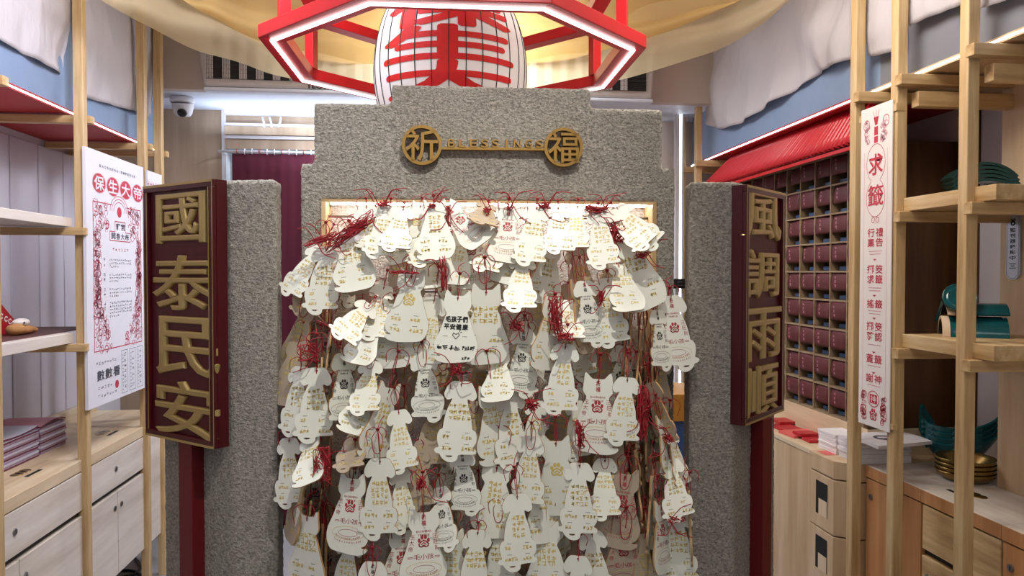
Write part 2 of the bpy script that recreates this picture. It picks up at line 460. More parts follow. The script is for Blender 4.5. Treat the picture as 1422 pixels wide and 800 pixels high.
tag(m.build('bracket', bevel=.006), 'small black bracket clamped to the white upright at the back', 'bracket')
# downlight in the ceiling
q = atZ(745, 50, CEIL)
q = Vector((.35, 3.85, CEIL))
a = empty('downlight', q, 'round white recessed downlight above the golden cloth', 'light')
m = MB(); m.lathe([(.06, -.001), (.075, -.001), (.076, -.012), (.058, -.014), (.055, -.003)], 'plastic_white', q); m.build('trim_ring', a, a.location, smooth=True)
m = MB(); m.lathe([(0, -.006), (.055, -.006), (.055, -.001), (0, -.001)], 'lamp_white', q); m.build('diffuser', a, a.location)

# ================================================================ SIDE SHELVING
PW = .037
XPL, XPR = -1.35, 1.55          # inner faces of the posts
def post(x_in, side, y, label):
    m = MB(); x0, x1 = (x_in-PW, x_in) if side < 0 else (x_in, x_in+PW)
    m.box((x0, y, 0), (x1, y+PW, CEIL), 'pine_Z')
    return tag(m.build('wooden_post', origin=((x0+x1)/2, y+PW/2, 0), bevel=.003), label, 'post', 'pine posts of the side shelving')
def yl(px): return atX(px, 379, XPL).y
def yr(px): return atX(px, 379, XPR).y
PL = [yl(-8), yl(118), yl(203), yl(226)]
for y, t in zip(PL, ('pine post beside the magazine stacks, at the photo edge', 'pine post between the magazine shelf and the white poster',
                     'pine post behind the lower poster edge and maroon board', 'farthest pine post of the bluish shelving by the brown panel')):
    post(XPL, -1, y, t)
PRY = [yr(1341), yr(1243.5), yr(1186), yr(966), yr(944)]
for y, t in zip(PRY, ('pine post in front of the brass bowls and teal tiles', 'pine post between the lottery banner and the tile shelf',
                      'pine post between the cubby cabinet and the lottery banner', 'thin pine post at the far end under the red awning', 'farthest pine post next to the white upright behind the gate')):
    post(XPR, 1, y, t)
# ledges above the shelves: fascia, light line, soffit
ZF, ZFR = 2.183, 2.215
m = MB(); m.box((XL, 1.2, ZF), (-1.43, 4.0, ZF+.02), 'soffit_red'); structure('trim_7', m)
m = MB(); m.box((-1.45, 1.2, ZF+.02), (-1.435, 4.0, 2.6), 'blue_fascia'); structure('trim_8', m)
m = MB(); m.box((-1.434, 1.2, ZF+.006), (-1.429, 4.0, ZF+.0125), 'led_line'); structure('trim_9', m)
m = MB(); m.box((1.64, 2.62, ZFR), (XR, 4.3, ZFR+.02), 'soffit_red'); m.box((1.64, 1.2, ZFR), (XR, 2.6, ZFR+.02), 'panel_wood'); structure('trim_10', m)
m = MB(); m.box((1.645, PRY[2], ZFR+.02), (1.66, 4.4, 2.62), 'blue_fascia'); m.box((1.645, 1.2, ZFR+.02), (1.66, PRY[2], 2.62), 'grey_fascia'); structure('trim_11', m)
m = MB(); m.box((1.638, 1.2, ZFR+.006), (1.643, 4.4, ZFR+.0125), 'led_line'); structure('trim_12', m)
# rails through the posts
def rail(x0, x1, y, z, label, g, hh=.03):
    m = MB(); m.box((x0, y, z), (x1, y+.035, z+hh), 'pine_X')
    return tag(m.build('cross_rail', origin=((x0+x1)/2, y, z), bevel=.002), label, 'rail', g)
for i, y in enumerate(PL[:4]):
    nm = ('nearest', 'second', 'third', 'farthest')[i]
    rail(XL+.014, XPL+.012, y+PW+.001, ZF-.038, 'wooden cross rail under the red soffit at the %s bluish post' % nm, 'rails under the red soffit')
for i, y in enumerate(PRY[:5]):
    nm = ('brass bowl', 'banner and tile shelf', 'cubby cabinet', 'red awning end', 'white upright')[i]
    rail(XPR-.012, XR, y-.036, ZFR-.044, 'wooden cross rail under the ledge at the post by the %s' % nm, 'rails under the grey ledge', .035)
for y, t in ((PRY[0]-.036, 'lower wooden rail behind the brass bowl post, below the ledge'), (PRY[1]-.036, 'lower wooden rail beside the banner post, above the dark board')):
    rail(XPR+.05, XR, y+.001, ZFR-.115, t, 'lower ledge rails', .05)

# shelf boards
def shelf(x0, x1, y0, y1, zt, label, mat='pale_Y', th=.04):
    m = MB(); m.box((x0, y0, zt-th), (x1, y1, zt), mat)
    return tag(m.build('shelf_board', origin=((x0+x1)/2, (y0+y1)/2, zt-th), bevel=.002), label, 'shelf', 'shelf boards of the side shelving')
ZS1, ZS2 = 1.765, 1.315
shelf(XL+.015, -1.395, 1.6, PL[1]-.002, ZS1, 'upper pale shelf board, empty, over the bluish wall', th=.035)
shelf(XL+.015, -1.395, 1.6, PL[1]-.002, ZS2, 'pale shelf board carrying the red packet and tan plush')
for zz, t in ((ZS1-.035, 'upper empty'), (ZS2-.04, 'red packet')):
    rail(XL+.014, XPL+.014, PL[1]-.038, zz-.033, 'wooden cross rail under the %s shelf board' % t, 'rails under the pale shelves')
ZR1, ZR2 = 1.80, 1.345
shelf(1.575, XR-.002, PRY[0]-.08, PRY[1]-.002, ZR1, 'pale pine shelf board under the stacked dark green tiles', 'pine_Y', .045)
shelf(1.575, XR-.002, PRY[0]-.08, PRY[1]-.002, ZR2, 'pale pine shelf board under the glossy teal roof tiles', 'pine_Y', .045)
for zz, t in ((ZR1-.045, 'dark green tile'), (ZR2-.045, 'teal roof tile')):
    rail(XPR-.012, XR-.002, PRY[1]-.036, zz-.036, 'wooden rail at the far end of the %s shelf' % t, 'rails under the tile shelves', .035)
    rail(XPR-.012, XR-.002, PRY[0]-.036, zz-.036, 'wooden rail at the near end of the %s shelf' % t, 'rails under the tile shelves', .035)

# cabinets, left
ZC = .81
def lock(m_, F, a, b, r=.011):
    n = 18
    F.disc(m_, a, b, r, r, 'metal_grey', .004, n)
    vs_ = []; fs = []
    for i in range(n):
        t = 2*math.pi*i/n; vs_ += [F.p(a+r*math.cos(t), b+r*math.sin(t), .004), F.p(a+r*1.08*math.cos(t), b+r*1.08*math.sin(t), 0)]
    for i in range(n): j = (i+1) % n; fs.append((2*i, 2*i+1, 2*j+1, 2*j))
    m_.add(vs_, fs, 'metal_grey'); F.rect(m_, a-.0015, b-.006, a+.0015, b+.006, 'slot_black', .0045)
def cabinet(x_front, x_back, y0, y1, z0, label, drawer=True, doors=2, mats=('ply_Y', 'pale_Y', 'ply_Z'), slot=True, side=-1):
    sy = slot if not isinstance(slot, bool) else (y0+y1)/2
    a = empty('cabinet', ((x_front+x_back)/2, (y0+y1)/2, z0), label, 'cabinet', None); L = a.location
    s = 1 if side < 0 else -1                          # outward direction of the front along x
    xb = x_front - s*.018
    X = lambda p, q: (min(p, q), max(p, q))
    m = MB(); x_ = X(x_back, xb); m.box((x_[0], y0, z0), (x_[1], y1, ZC-.045), mats[2])
    m.build('body', a, L)
    m = MB(); x_ = X(x_back, x_front); m.box((x_[0], y0, ZC-.045), (x_[1], y1, ZC), mats[0]); m.build('top', a, L, bevel=.002)
    if side > 0:
        m = MB(); m.box((x_front-.003, y0, ZC-.043), (x_front, y1, ZC-.001), 'orange_wood'); m.build('edge_band', a, L)
    F = Face((x_front, y0 if side < 0 else y1, z0), (0, 1 if side < 0 else -1, 0), (0, 0, 1))
    if side < 0: F = Face((x_front, y0, z0), (0, 1, 0), (0, 0, 1))
    W = y1-y0; H = ZC-.045-z0
    zd = H
    def front(nm, a0, a1, b0, b1, mat, lk):
        m = MB(); ps = [F.p(u, v, c) for c in (-.017, 0) for u, v in ((a0, b0), (a1, b0), (a1, b1), (a0, b1))]
        lo = [min(p[i] for p in ps) for i in range(3)]; hi = [max(p[i] for p in ps) for i in range(3)]
        m.box(lo, hi, mat); d = m.build(nm, a, L, bevel=.0015)
        if lk:
            m = MB(); lock(m, F, *lk); k = m.build('lock', d, L); tag(k, 'round grey metal lock')
    if drawer:
        front('drawer', .004, W-.004, H-.155, H-.005, mats[1], (W*.47, H-.075)); zd = H-.175
        m = MB(); ps = [F.p(u, v, -.014) for u, v in ((0, zd), (W, zd), (W, H-.155), (0, H-.155))]; m.add(ps, [(0, 1, 2, 3)], 'slot_black'); m.build('gap', a, L)
    for k in range(doors):
        a0 = W*k/doors+.003; a1 = W*(k+1)/doors-.003
        lx = (a1-.03 if k == 0 else a0+.03) if doors == 2 else a0+.03
        front('door', a0, a1, .0, zd-.004, mats[1], (lx, zd-.07))
    if slot:
        m = MB(); yc = sy; xc = x_front-s*.085
        m.prism([(xc-.007, yc-.05, ZC+.0002), (xc+.007, yc-.05, ZC+.0002), (xc+.007, yc+.05, ZC+.0002), (xc-.007, yc+.05, ZC+.0002)], (0, 0, .0012), 'slot_black')
        m.build('coin_slot', a, L)
        m = MB(); G = Face((xc-s*.05, yc+.01*s, ZC), (0, -s, 0), (-s, 0, 0))
        for q in (-.028, 0, .028):
            m.lathe([(0, .002), (.019, .002), (.021, 0)], 'brass', G.p(q, 0, 0), 20)
        m.build('badge', a, L)
    return a
cabinet(-1.372, XL+.014, PL[0]-.3, PL[1]+.02, .22, 'pale wooden cabinet under the magazine stacks with two locked doors', slot=2.83)
cabinet(-1.372, XL+.014, PL[1]+.022, PL[2]+.02, .22, 'pale wooden cabinet below the white poster with locked drawer', slot=3.5)
cabinet(-1.372, XL+.014, PL[2]+.022, PL[3]+.25, .22, 'narrow pale cabinet partly behind the maroon board and last posts', drawer=False, doors=1, slot=False)
m = MB(); m.box((XL+.014, PL[0]-.3, ZC), (XL+.05, PL[3]+.25, ZC+.055), 'ply_Y'); tag(m.build('backsplash', bevel=.002), 'low plywood backsplash strip along the rear of the bluish cabinets', 'backsplash')
# right cabinets
XC = 1.67
cabinet(XC, XR-.002, 1.3, PRY[0]-.01, .1, 'warm wooden cabinet at the near end with plain door front', drawer=False, doors=1, mats=('pale_Y', 'orange_wood', 'orange_wood'), slot=False, side=1)
cabinet(XC, XR-.002, PRY[0]-.008, PRY[1]+.02, .1, 'warm wooden cabinet with locked drawer below the brass bowls', mats=('pale_Y', 'pine_Y', 'orange_wood'), doors=1, side=1, slot=2.21)
cabinet(XC, XR-.002, PRY[1]+.022, 2.592, .1, 'orange wooden cabinet below the lottery banner with tall locked door', drawer=False, doors=1, mats=('pale_Y', 'orange_wood', 'orange_wood'), slot=False, side=1)
# block counter and paper dispenser beyond
XB = 1.585
yb0 = atX(1130, 500, XB).y; yb1 = 4.2
a = empty('counter', (1.75, 3.6, 0), 'plain plywood counter block under the cubby cabinet with red booklets', 'counter')
m = MB(); m.box((XB, yb0+.012, .03), (XR-.002, yb1, ZC-.02), 'panel_wood'); m.build('body', a, a.location, bevel=.003)
m = MB(); m.box((XB-.004, yb0+.012, ZC-.02), (XR-.002, yb1, ZC), 'ply_Y'); m.build('top', a, a.location, bevel=.002)
m = MB(); m.box((XB+.02, yb0+.02, 0), (XR-.05, yb1, .03), 'slot_black'); m.build('plinth', a, a.location)
yd1 = yb0+.006; yd0 = atX(1159, 500, XB-.012).y
a = empty('paper_dispenser', (1.72, (yd0+yd1)/2, 0), 'plywood dispenser unit with canted corner and two window slots', 'dispenser')
def pl(z, d=0): return [Vector((XB-.012-d, yd1, z)), Vector((XB-.012-d, yd0, z)), Vector((XC-.02-d, yd0-.055-d, z)), Vector((XR-.003, yd0-.055-d, z)), Vector((XR-.003, yd1, z))]
zz = [0.02, .295, .30, .605, .61, ZC-.07, ZC-.065, ZC]
for k, (q0, q1, nm) in enumerate(((.02, ZC-.30, 'lower_box'), (ZC-.294, ZC-.076, 'upper_box'), (ZC-.07, ZC, 'cap'))):
    m = MB(); m.prism(pl(q0)[::-1], (0, 0, q1-q0), 'panel_wood'); b = m.build(nm, a, a.location, bevel=.002)
    if nm != 'cap':
        F = Face((XB-.012, yd1, q0), (0, -1, 0), (0, 0, 1)); W = yd1-yd0; h = q1-q0
        m = MB(); F.rect(m, W*.30, h-.165, W*.78, h-.03, 'slot_black', .001); m.build('window_slot', b, a.location)
        m = MB(); F.rect(m, W*.42, h-.165, W*.76, h-.10, 'ply_Z', .0016); m.build('paper_fill', b, a.location)
    else:
        F = Face((XB-.012, yd1, ZC), (0, -1, 0), (1, 0, 0)); m = MB(); F.rect(m, .02, .02, .09, .07, 'book_pink', .001); m.build('sticker', b, a.location)
# cubby cabinet
XQ = 1.747
yq0 = 2.728; yq1 = 4.03; zq0 = .925; zq1 = 2.06
NC, NR = 10, 9
a = empty('cubby_cabinet', (XQ+.08, (yq0+yq1)/2, ZC), 'wall cabinet of small wooden cubbies holding maroon paper packets', 'cabinet')
m = MB(); t = .007; cw = (yq1-yq0)/NC; ch_ = (zq1-zq0)/NR
for k in range(NC+1): m.box((XQ, yq0+k*cw-t/2, zq0), (XQ+.13, yq0+k*cw+t/2, zq1), 'cubby_wood')
for k in range(NR+1): m.box((XQ+.001, yq0, zq0+k*ch_-t/2), (XQ+.13, yq1, zq0+k*ch_+t/2), 'cubby_wood')
m.build('grid', a, a.location)
m = MB(); m.box((XQ+.13, yq0, zq0), (XR-.002, yq1, zq1), 'dark_wood'); m.build('back', a, a.location)
m = MB(); m.box((XQ-.004, yq0-.03, ZC), (XR-.002, yq1, zq0-.004), 'ply_Y'); m.build('kick_board', a, a.location, bevel=.002)
m = MB(); m.box((XQ-.006, yq0-.03, zq0), (XR-.002, yq0-.005, zq1+.02), 'dark_wood'); m.build('end_panel', a, a.location, bevel=.002)
ORD = 'first second third fourth fifth sixth seventh eighth ninth tenth eleventh twelfth thirteenth fourteenth fifteenth sixteenth seventeenth eighteenth nineteenth'.split()
def ordw(n):
    if n <= 19: return ORD[n-1]
    tens = {2: 'twent', 3: 'thirt', 4: 'fort', 5: 'fift', 6: 'sixt', 7: 'sevent', 8: 'eight'}[n//10]
    return tens+'ieth' if n % 10 == 0 else tens+'y-'+ORD[n % 10-1]
pk0 = None; rq = random.Random(3)
for r_ in range(NR):
    for c in range(NC):
        if c > 4 and r_ > 2: continue
        x, y, z = XQ+.012, yq0+(c+.5)*cw, zq1-(r_+1)*ch_
        if pk0 is None:
            m = MB(); P = []
            for i in range(7):
                u = -.5+i/6; P.append([Vector((-.006*math.sin(math.pi*j/6)-.0015*math.cos(u*6)-.008*j/6, u*cw*.93, ch_*(.96-.62*j/6))) for j in range(7)])
            m.grid(P, 'maroon_paper'); pk0 = m.build('paper_packet', smooth=True); s_ = pk0.modifiers.new('s', 'SOLIDIFY'); s_.thickness = .006
            m = MB(); m.box((.02, -cw*.30, .006), (.06, cw*.30, ch_*.18), 'slip_blue'); m.box((.022, -cw*.36, .004), (.1, cw*.36, ch_*.12), 'slip_dark'); k = m.build('slips', pk0); tag(k, 'blue and dark folded slips under the flap')
            F = Face((-.024, 0, ch_*.66), (0, -1, 0), (0, 0, 1)); m = MB()
            for q in (.018, 0, -.018): F.scribble(m, 0, q, .014, .013, 'poster_pink', rq, .0012)
            m.build('print', pk0)
            o = pk0
        else: o = copy_tree(pk0)
        o.location = (x, y, z); o.rotation_euler = (0, R(rq.uniform(-4, 3)), R(rq.uniform(-5, 5)))
        tag(o, 'maroon paper packet in the cubby cabinet, %s row down, %s cubby from the banner end' % (ordw(r_+1), ordw(c+1)), 'packet', 'maroon packets in the cubbies')
# red awning
a = empty('awning', (1.68, 3.5, 2.06), 'small red corrugated awning over the cubby cabinet', 'awning')
m = MB(); P = []; y0, y1 = 2.62, 4.2; n = int((y1-y0)/.0045)
for i in range(n+1):
    y = y0+(y1-y0)*i/n; b = .010*math.sin(2*math.pi*(y-y0)/.034)
    P.append([Vector((1.615+.09*j/4-b*.85, y-.30*(i/n)*j/4, 2.048+.162*j/4+b*.5)) for j in range(5)])
m.grid(P, 'awning_red'); o = m.build('sheet', a, a.location, smooth=True); s_ = o.modifiers.new('s', 'SOLIDIFY'); s_.thickness = .004
m = MB(); m.box((1.615, y0-.005, 2.026), (1.622, y1, 2.040), 'lacquer_red'); m.build('eave_strip', a, a.location)
m = MB(); m.prism([(1.61, y0-.012, 2.04), (1.70, y0-.012, 2.205), (1.72, y0-.012, 2.19), (1.63, y0-.012, 2.03)], (0, .012, 0), 'lacquer_red'); m.build('end_board', a, a.location)
# shelf backs and near wood panel
q0 = atX(1262, 400, XR).y; q1 = atX(1360, 400, XR).y
m = MB(); m.box((XR-.013, q1, ZC+.001), (XR-.001, 2.69, ZFR-.002), 'dark_wood'); tag(m.build('back_board', bevel=.002), 'dark brown wooden back board behind the tile shelves', 'board')
qe = atX(1388, 400, 1.945).y
m = MB(); m.box((1.945, 1.2, ZC), (XR, qe, ZFR-.002), 'panel_wood'); o = structure('wall_panel', m, bevel=.002)
o.name = 'trim_13'
# sign on the panel
F = Face(atX(1409, 341, 1.945), (0, -1, 0), (0, 0, 1))
hw = abs(atX(1400, 341, 1.945).y-atX(1419, 341, 1.945).y)/2; hh = abs(atX(1409, 294, 1.945).z-atX(1409, 388, 1.945).z)/2
def octo(w_, h_, c): return [(-w_+c, -h_), (w_-c, -h_), (w_, -h_+c), (w_, h_-c), (w_-c, h_), (-w_+c, h_), (-w_, h_-c), (-w_, -h_+c)]
m = MB(); m.prism([F.p(x, y, .0005) for x, y in octo(hw, hh, hw*.55)], F.n*.006, 'sign_silver')
ln = [p for p in octo(hw*.86, hh*.965, hw*.5)]; F.line(m, ln+[ln[0]], .0012, 'ink_black', .0072)
F.disc(m, 0, hh*.66, hw*.36, hw*.32, 'ink_black', .0072); F.rect(m, -hw*.45, hh*.735, hw*.45, hh*.765, 'ink_black', .0072)
F.rect(m, -hw*.3, hh*.77, -hw*.1, hh*.80, 'ink_black', .0072); F.rect(m, hw*.1, hh*.77, hw*.3, hh*.80, 'ink_black', .0072); F.disc(m, 0, hh*.65, hw*.16, hw*.12, 'sign_silver', .0076)
for k, ch in enumerate('監視器錄影中'): F.text(m, ch, 0, hh*(.46-.165*k), hw*.85, hh*.12, 'ink_black', .0072, offset=.012)
for k in range(3): F.rect(m, -hw*(.5, .3, .5)[k], hh*(-.545-.06*k)-.0012, hw*(.5, .3, .5)[k], hh*(-.545-.06*k)+.0012, 'ink_black', .0072)
tag(m.build('sign', origin=F.o), 'small silver surveillance notice plate with dark characters on the wood panel', 'sign')

# ================================================================ CLOTHS AND CANOPY
def hung_cloth(x, pxs, ylow, label, dy=.0, bulge=.03, seed=1):
    """white sheet hanging inside the shelving plane: lower edge traced at plane x"""
    rnd = random.Random(seed); pts = [atX(p, q, x) for p, q in zip(pxs, ylow)]
    cv = crom([(p.y, p.z, 0) for p in pts], 14, False); s = 1 if x < 0 else -1; P = []
    n = len(cv)
    for i, c in enumerate(cv):
        row = []
        for j in range(33):
            t = j/32; z = c.y+(CEIL-.03-c.y)*t; y = c.x
            d = bulge*(math.sin(i*.55+seed)*.35*(1-t)+math.sin(i*.23+t*5+seed*2)*.5+.5*math.sin(t*9+i*.1+seed))
            row.append(Vector((x+s*(d*.42+.022*mnoise.noise((y*5, z*4+y*3, seed))+.012*abs(mnoise.noise((y*11+z*5, z*8, seed+3)))), y+.012*math.sin(t*7+seed+i*.2)*(1 if 0 < i < n-1 else 1.6), z)))
        P.append(row)
    m = MB(); m.grid(P, 'white_cloth'); o = m.build('hanging_cloth', smooth=True)
    s_ = o.modifiers.new('s', 'SOLIDIFY'); s_.thickness = .003
    return tag(o, label, 'cloth', 'white sheets hung above the shelves')
hung_cloth(-1.414, (-25, 30, 60, 97), (40, 71, 87, 106), 'white sheet hung above the empty shelf, nearest bluish one', seed=1)
hung_cloth(-1.414, (113, 135, 160, 185, 195), (134, 140, 146, 154, 158), 'white sheet above the poster between two pine posts', seed=2)
hung_cloth(-1.414, (199, 205, 212), (160, 168, 158), 'narrow white sheet strip at the far bluish posts', seed=3, bulge=.02)
hung_cloth(1.616, (976, 990, 1013, 1042, 1087, 1130, 1157, 1187), (172, 177, 177, 163, 134, 105, 91, 80), 'long crumpled white sheet hung above the red awning', seed=4, bulge=.05)
hung_cloth(1.616, (1203, 1222, 1247), (79, 76, 69), 'short cream sheet hung above the lottery banner', seed=5, bulge=.02)
hung_cloth(1.616, (1264, 1290, 1320, 1345), (38, 25, 13, 2), 'cream sheet hung above the grey ledge over the tile shelf', seed=6, bulge=.02)
hung_cloth(1.616, (1363, 1385, 1425), (9, 6, -14), 'beige sheet hung above the near wood panel', seed=8, bulge=.015)
def swag(edge, y_mid, y_side, mat, label, lift, seed):
    pts = []
    for px, py in edge:
        s = (px-610)/500; Y = y_mid-(y_mid-y_side)*s*s; pts.append(atY(px, py, Y))
    cv = crom([tuple(p) for p in pts], 10, False); P = []; n = len(cv)
    for i, c in enumerate(cv):
        row = []; u = i/(n-1); side = abs(2*u-1)
        for j in range(31):
            t = j/30
            z = c.z+(CEIL-.01-c.z)*t**1.1; z = min(z, CEIL-.008)
            f = .045*math.sin(t*15+4*side*side+seed)*(1-t)*(.5+side)+.012*math.sin(i*.42+t*4+seed)
            row.append(Vector((c.x, c.y-lift*t+f, z)))
        P.append(row)
    m = MB(); m.grid(P, mat); o = m.build('draped_cloth', smooth=True)
    return tag(o, label, 'cloth', 'golden cloths draped under the ceiling')
swag([(105, -18), (150, 8), (200, 33), (260, 62), (330, 84), (400, 106), (520, 127), (640, 133), (760, 126), (860, 108), (960, 80), (1030, 52), (1090, 5), (1110, -25)],
     3.5, 2.75, 'sheer_gold', 'sheer golden cloth sagging across the room, lower longer layer', .20, 1)
swag([(225, -25), (262, 8), (300, 28), (360, 58), (430, 78), (520, 88), (640, 92), (760, 84), (850, 66), (940, 40), (1010, 12), (1060, -18)],
     3.42, 2.75, 'dense_gold', 'denser orange-gold cloth layer sagging above the sheer one', .22, 2)

# ================================================================ RED OCTAGON LAMP AND LANTERN
DN = 2.02; AE = .24*DN
cxr = gp(633, 8, DN+1.207*AE).x; cyr = DN+1.207*AE
zr = gp(640, 8, DN).z
RC = GR @ Vector((cxr, cyr, 0))
def octv(rad_edge, z, k): # vertex of octagon with apothem rad_edge
    rr = rad_edge/math.cos(R(22.5)); an = R(22.5+45*k); return GR @ Vector((cxr+rr*math.cos(an), cyr+rr*math.sin(an), z))
ap = 1.207*AE
a = empty('pendant_frame', (RC.x, RC.y, zr), 'red octagonal pendant frame with white light line around the lantern', 'pendant light'); L = a.location
def oct_ring(name, ap_in, ap_out, z0, z1, mat):
    m = MB()
    for k in range(8):
        v = [octv(ap_out, z0, k), octv(ap_out, z0, k+1), octv(ap_in, z0, k+1), octv(ap_in, z0, k)]
        m.prism(v, (0, 0, z1-z0), mat)
    return m.build(name, a, L, bevel=.002)
oct_ring('lower_ring', ap-.042, ap+.040, zr, zr+.042, 'lacquer_red')
m = MB()
for k in range(8):
    v = [octv(ap+.0055, zr-.006, k), octv(ap+.0055, zr-.006, k+1), octv(ap-.0055, zr-.006, k+1), octv(ap-.0055, zr-.006, k)]
    m.prism(v, (0, 0, .0058), 'led_white')
m.build('light_strip', a, L)
z2r = zr+.20
oct_ring('middle_ring', ap-.105, ap-.05, z2r, z2r+.04, 'lacquer_red')
oct_ring('upper_ring', ap-.05, ap-.01, zr+.52, zr+.56, 'lacquer_red')
for k in range(8):
    p = octv(ap-.035, 0, k); m = MB(); d = .018
    m.box((-d, -d, zr+.04), (d, d, zr+.53), 'lacquer_red', Matrix.Translation((p.x, p.y, 0)) @ Matrix.Rotation(R(22.5+45*k), 4, 'Z'))
    m.build('upright', a, L, bevel=.002)
m = MB()
for k in range(4):
    p = octv(ap-.03, zr+.55, 2*k); m.tube([p, (p.x, p.y, CEIL)], .004, 'metal_grey', 8)
m.build('hanger', a, L)
# lantern
LR = .104*cyr; zl = gp(630, 104, cyr).z; LB = LR*1.42; LC = Vector((RC.x, RC.y, zl))
q = GR @ Vector((gp(626, 60, cyr).x, cyr, 0)); LC.x, LC.y = q.x, q.y
def lr(z): return LR*math.sqrt(max(0, 1-(z/LB)**2))
ZT = LB*.86
a = empty('paper_lantern', (LC.x, LC.y, zl-ZT), 'white paper lantern with red brushed characters inside the red frame', 'lantern'); L = a.location
m = MB(); m.lathe([(lr(-ZT+2*ZT*i/40), -ZT+2*ZT*i/40) for i in range(41)], 'paper_white', LC, 96); m.build('shade', a, L, smooth=True)
m = MB()
for sg in (-1, 1): m.lathe([(lr(ZT)-.01, sg*ZT-.012), (lr(ZT)+.006, sg*ZT-.012), (lr(ZT)+.006, sg*ZT+.012), (lr(ZT)-.01, sg*ZT+.012), (lr(ZT)-.01, sg*ZT-.012)], 'ink_black', LC, 48)
m.build('rim', a, L)
m = MB()
for k in range(30):
    an = 2*math.pi*k/30+.05
    m.tube([LC+Vector(((lr(z)+.0012)*math.cos(an), (lr(z)+.0012)*math.sin(an), z)) for z in [-ZT+2*ZT*i/24 for i in range(25)]], .0016, 'ink_black', 5)
m.build('ribs', a, L)
m = MB(); m.tube([LC+Vector((0, 0, ZT)), (LC.x, LC.y, CEIL)], .004, 'ink_black', 8); m.build('cable', a, L)
# characters wrapped around the lantern, facing the camera
an0 = math.atan2(-LC.y, -LC.x)
def lantern_text(ch, zc, h_, wd, mb, dx=0, dz=0, dr=0):
    vs_, fs, W, H = glyph(ch)
    bm = bmesh.new(); bv = [bm.verts.new(v) for v in vs_]
    for f in fs:
        try: bm.faces.new([bv[i] for i in f])
        except ValueError: pass
    for k in range(-16, 17):
        bmesh.ops.bisect_plane(bm, geom=bm.verts[:]+bm.edges[:]+bm.faces[:], plane_co=(k*W/32, 0, 0), plane_no=(1, 0, 0))
    for k in range(-10, 11):
        bmesh.ops.bisect_plane(bm, geom=bm.verts[:]+bm.edges[:]+bm.faces[:], plane_co=(0, k*H/20, 0), plane_no=(0, 1, 0))
    bm.verts.index_update(); pv = []
    for v in bm.verts:
        z = zc+v.co.y*h_/H; ang = an0-.04+(v.co.x/W)*wd+dx; z += dz; r_ = lr(z)+.0009+dr
        pv.append(LC+Vector((r_*math.cos(ang), r_*math.sin(ang), z)))
    mb.add(pv, [[v.index for v in f.verts] for f in bm.faces], 'brush_red'); bm.free()
m = MB()
for ch, zc, h_ in (('保', .148, .112), ('生', .035, .104), ('大', -.082, .108), ('帝', -.20, .108)):
    
    for q in range(10):
        t_ = 2*math.pi*q/10; lantern_text(ch, zc, h_, 1.75, m, .05*math.cos(t_), .006*math.sin(t_), .00006*q)
m.build('characters', a, L)

# ================================================================ STONE GATE
D = 2.15; TH = .15
def rough(o, vox=.0075, amp=.006):
    r_ = o.modifiers.new('r', 'REMESH'); r_.mode = 'VOXEL'; r_.voxel_size = vox; r_.use_smooth_shade = True
    t = bpy.data.textures.get('grit') or bpy.data.textures.new('grit', 'CLOUDS'); t.noise_scale = .011; t.noise_depth = 2
    d = o.modifiers.new('d', 'DISPLACE'); d.texture = t; d.strength = amp; d.mid_level = .5; d.texture_coords = 'LOCAL'
gu = lambda px, py=400: gp(px, py, D).x
gz = lambda py: gp(680, py, D).z
u0, u1, u2, u3 = gu(418), gu(437), gu(545), gu(447)
w0, w1, w2, w3 = gu(936), gu(919), gu(820), gu(911)
zt0, zt1, zt2, zn = gz(231), gz(147), gz(120), gz(279)
ZN0 = .30
gate = empty('stone_gate', (GR @ Vector(((u0+w0)/2, D+TH/2, 0))), 'stepped grey stucco gate with lit niche full of hanging plaques', 'gate'); L = gate.location
m = MB()
m.box((u0, D, 0), (u3, D+TH, zt0), 'stucco'); m.box((w3, D, 0), (w0, D+TH, zt0), 'stucco')
m.box((u0, D, zn), (w0, D+TH, zt0), 'stucco'); m.box((u1, D, zn+.02), (w1, D+TH, zt1), 'stucco'); m.box((u2, D, zn+.02), (w2, D+TH, zt2), 'stucco')
m.box((u0, D, 0), (w0, D+TH, ZN0), 'stucco'); m.box((u0+.01, D+.115, .1), (w0-.01, D+TH, zn+.1), 'stucco')
body = m.build('body', gate, L, M=GR); rough(body)
m = MB(); ND = .10
m.box((u3, D-.002, ZN0), (u3+.012, D+ND+.01, zn), 'pine_Z'); m.box((w3-.012, D-.002, ZN0), (w3, D+ND+.01, zn), 'pine_Z')
m.box((u3, D-.002, zn-.006), (w3, D+ND+.01, zn+.001), 'pine_X'); m.build('niche_frame', gate, L, M=GR)
m = MB(); m.box((u3+.012, D+ND-.004, ZN0), (w3-.012, D+ND+.012, zn-.006), 'niche_stucco'); m.build('niche_back', gate, L, M=GR)
m = MB(); m.box((u3+.02, D+.035, zn-.0105), (w3-.02, D+.05, zn-.0062), 'niche_led'); m.build('niche_light', gate, L, M=GR)
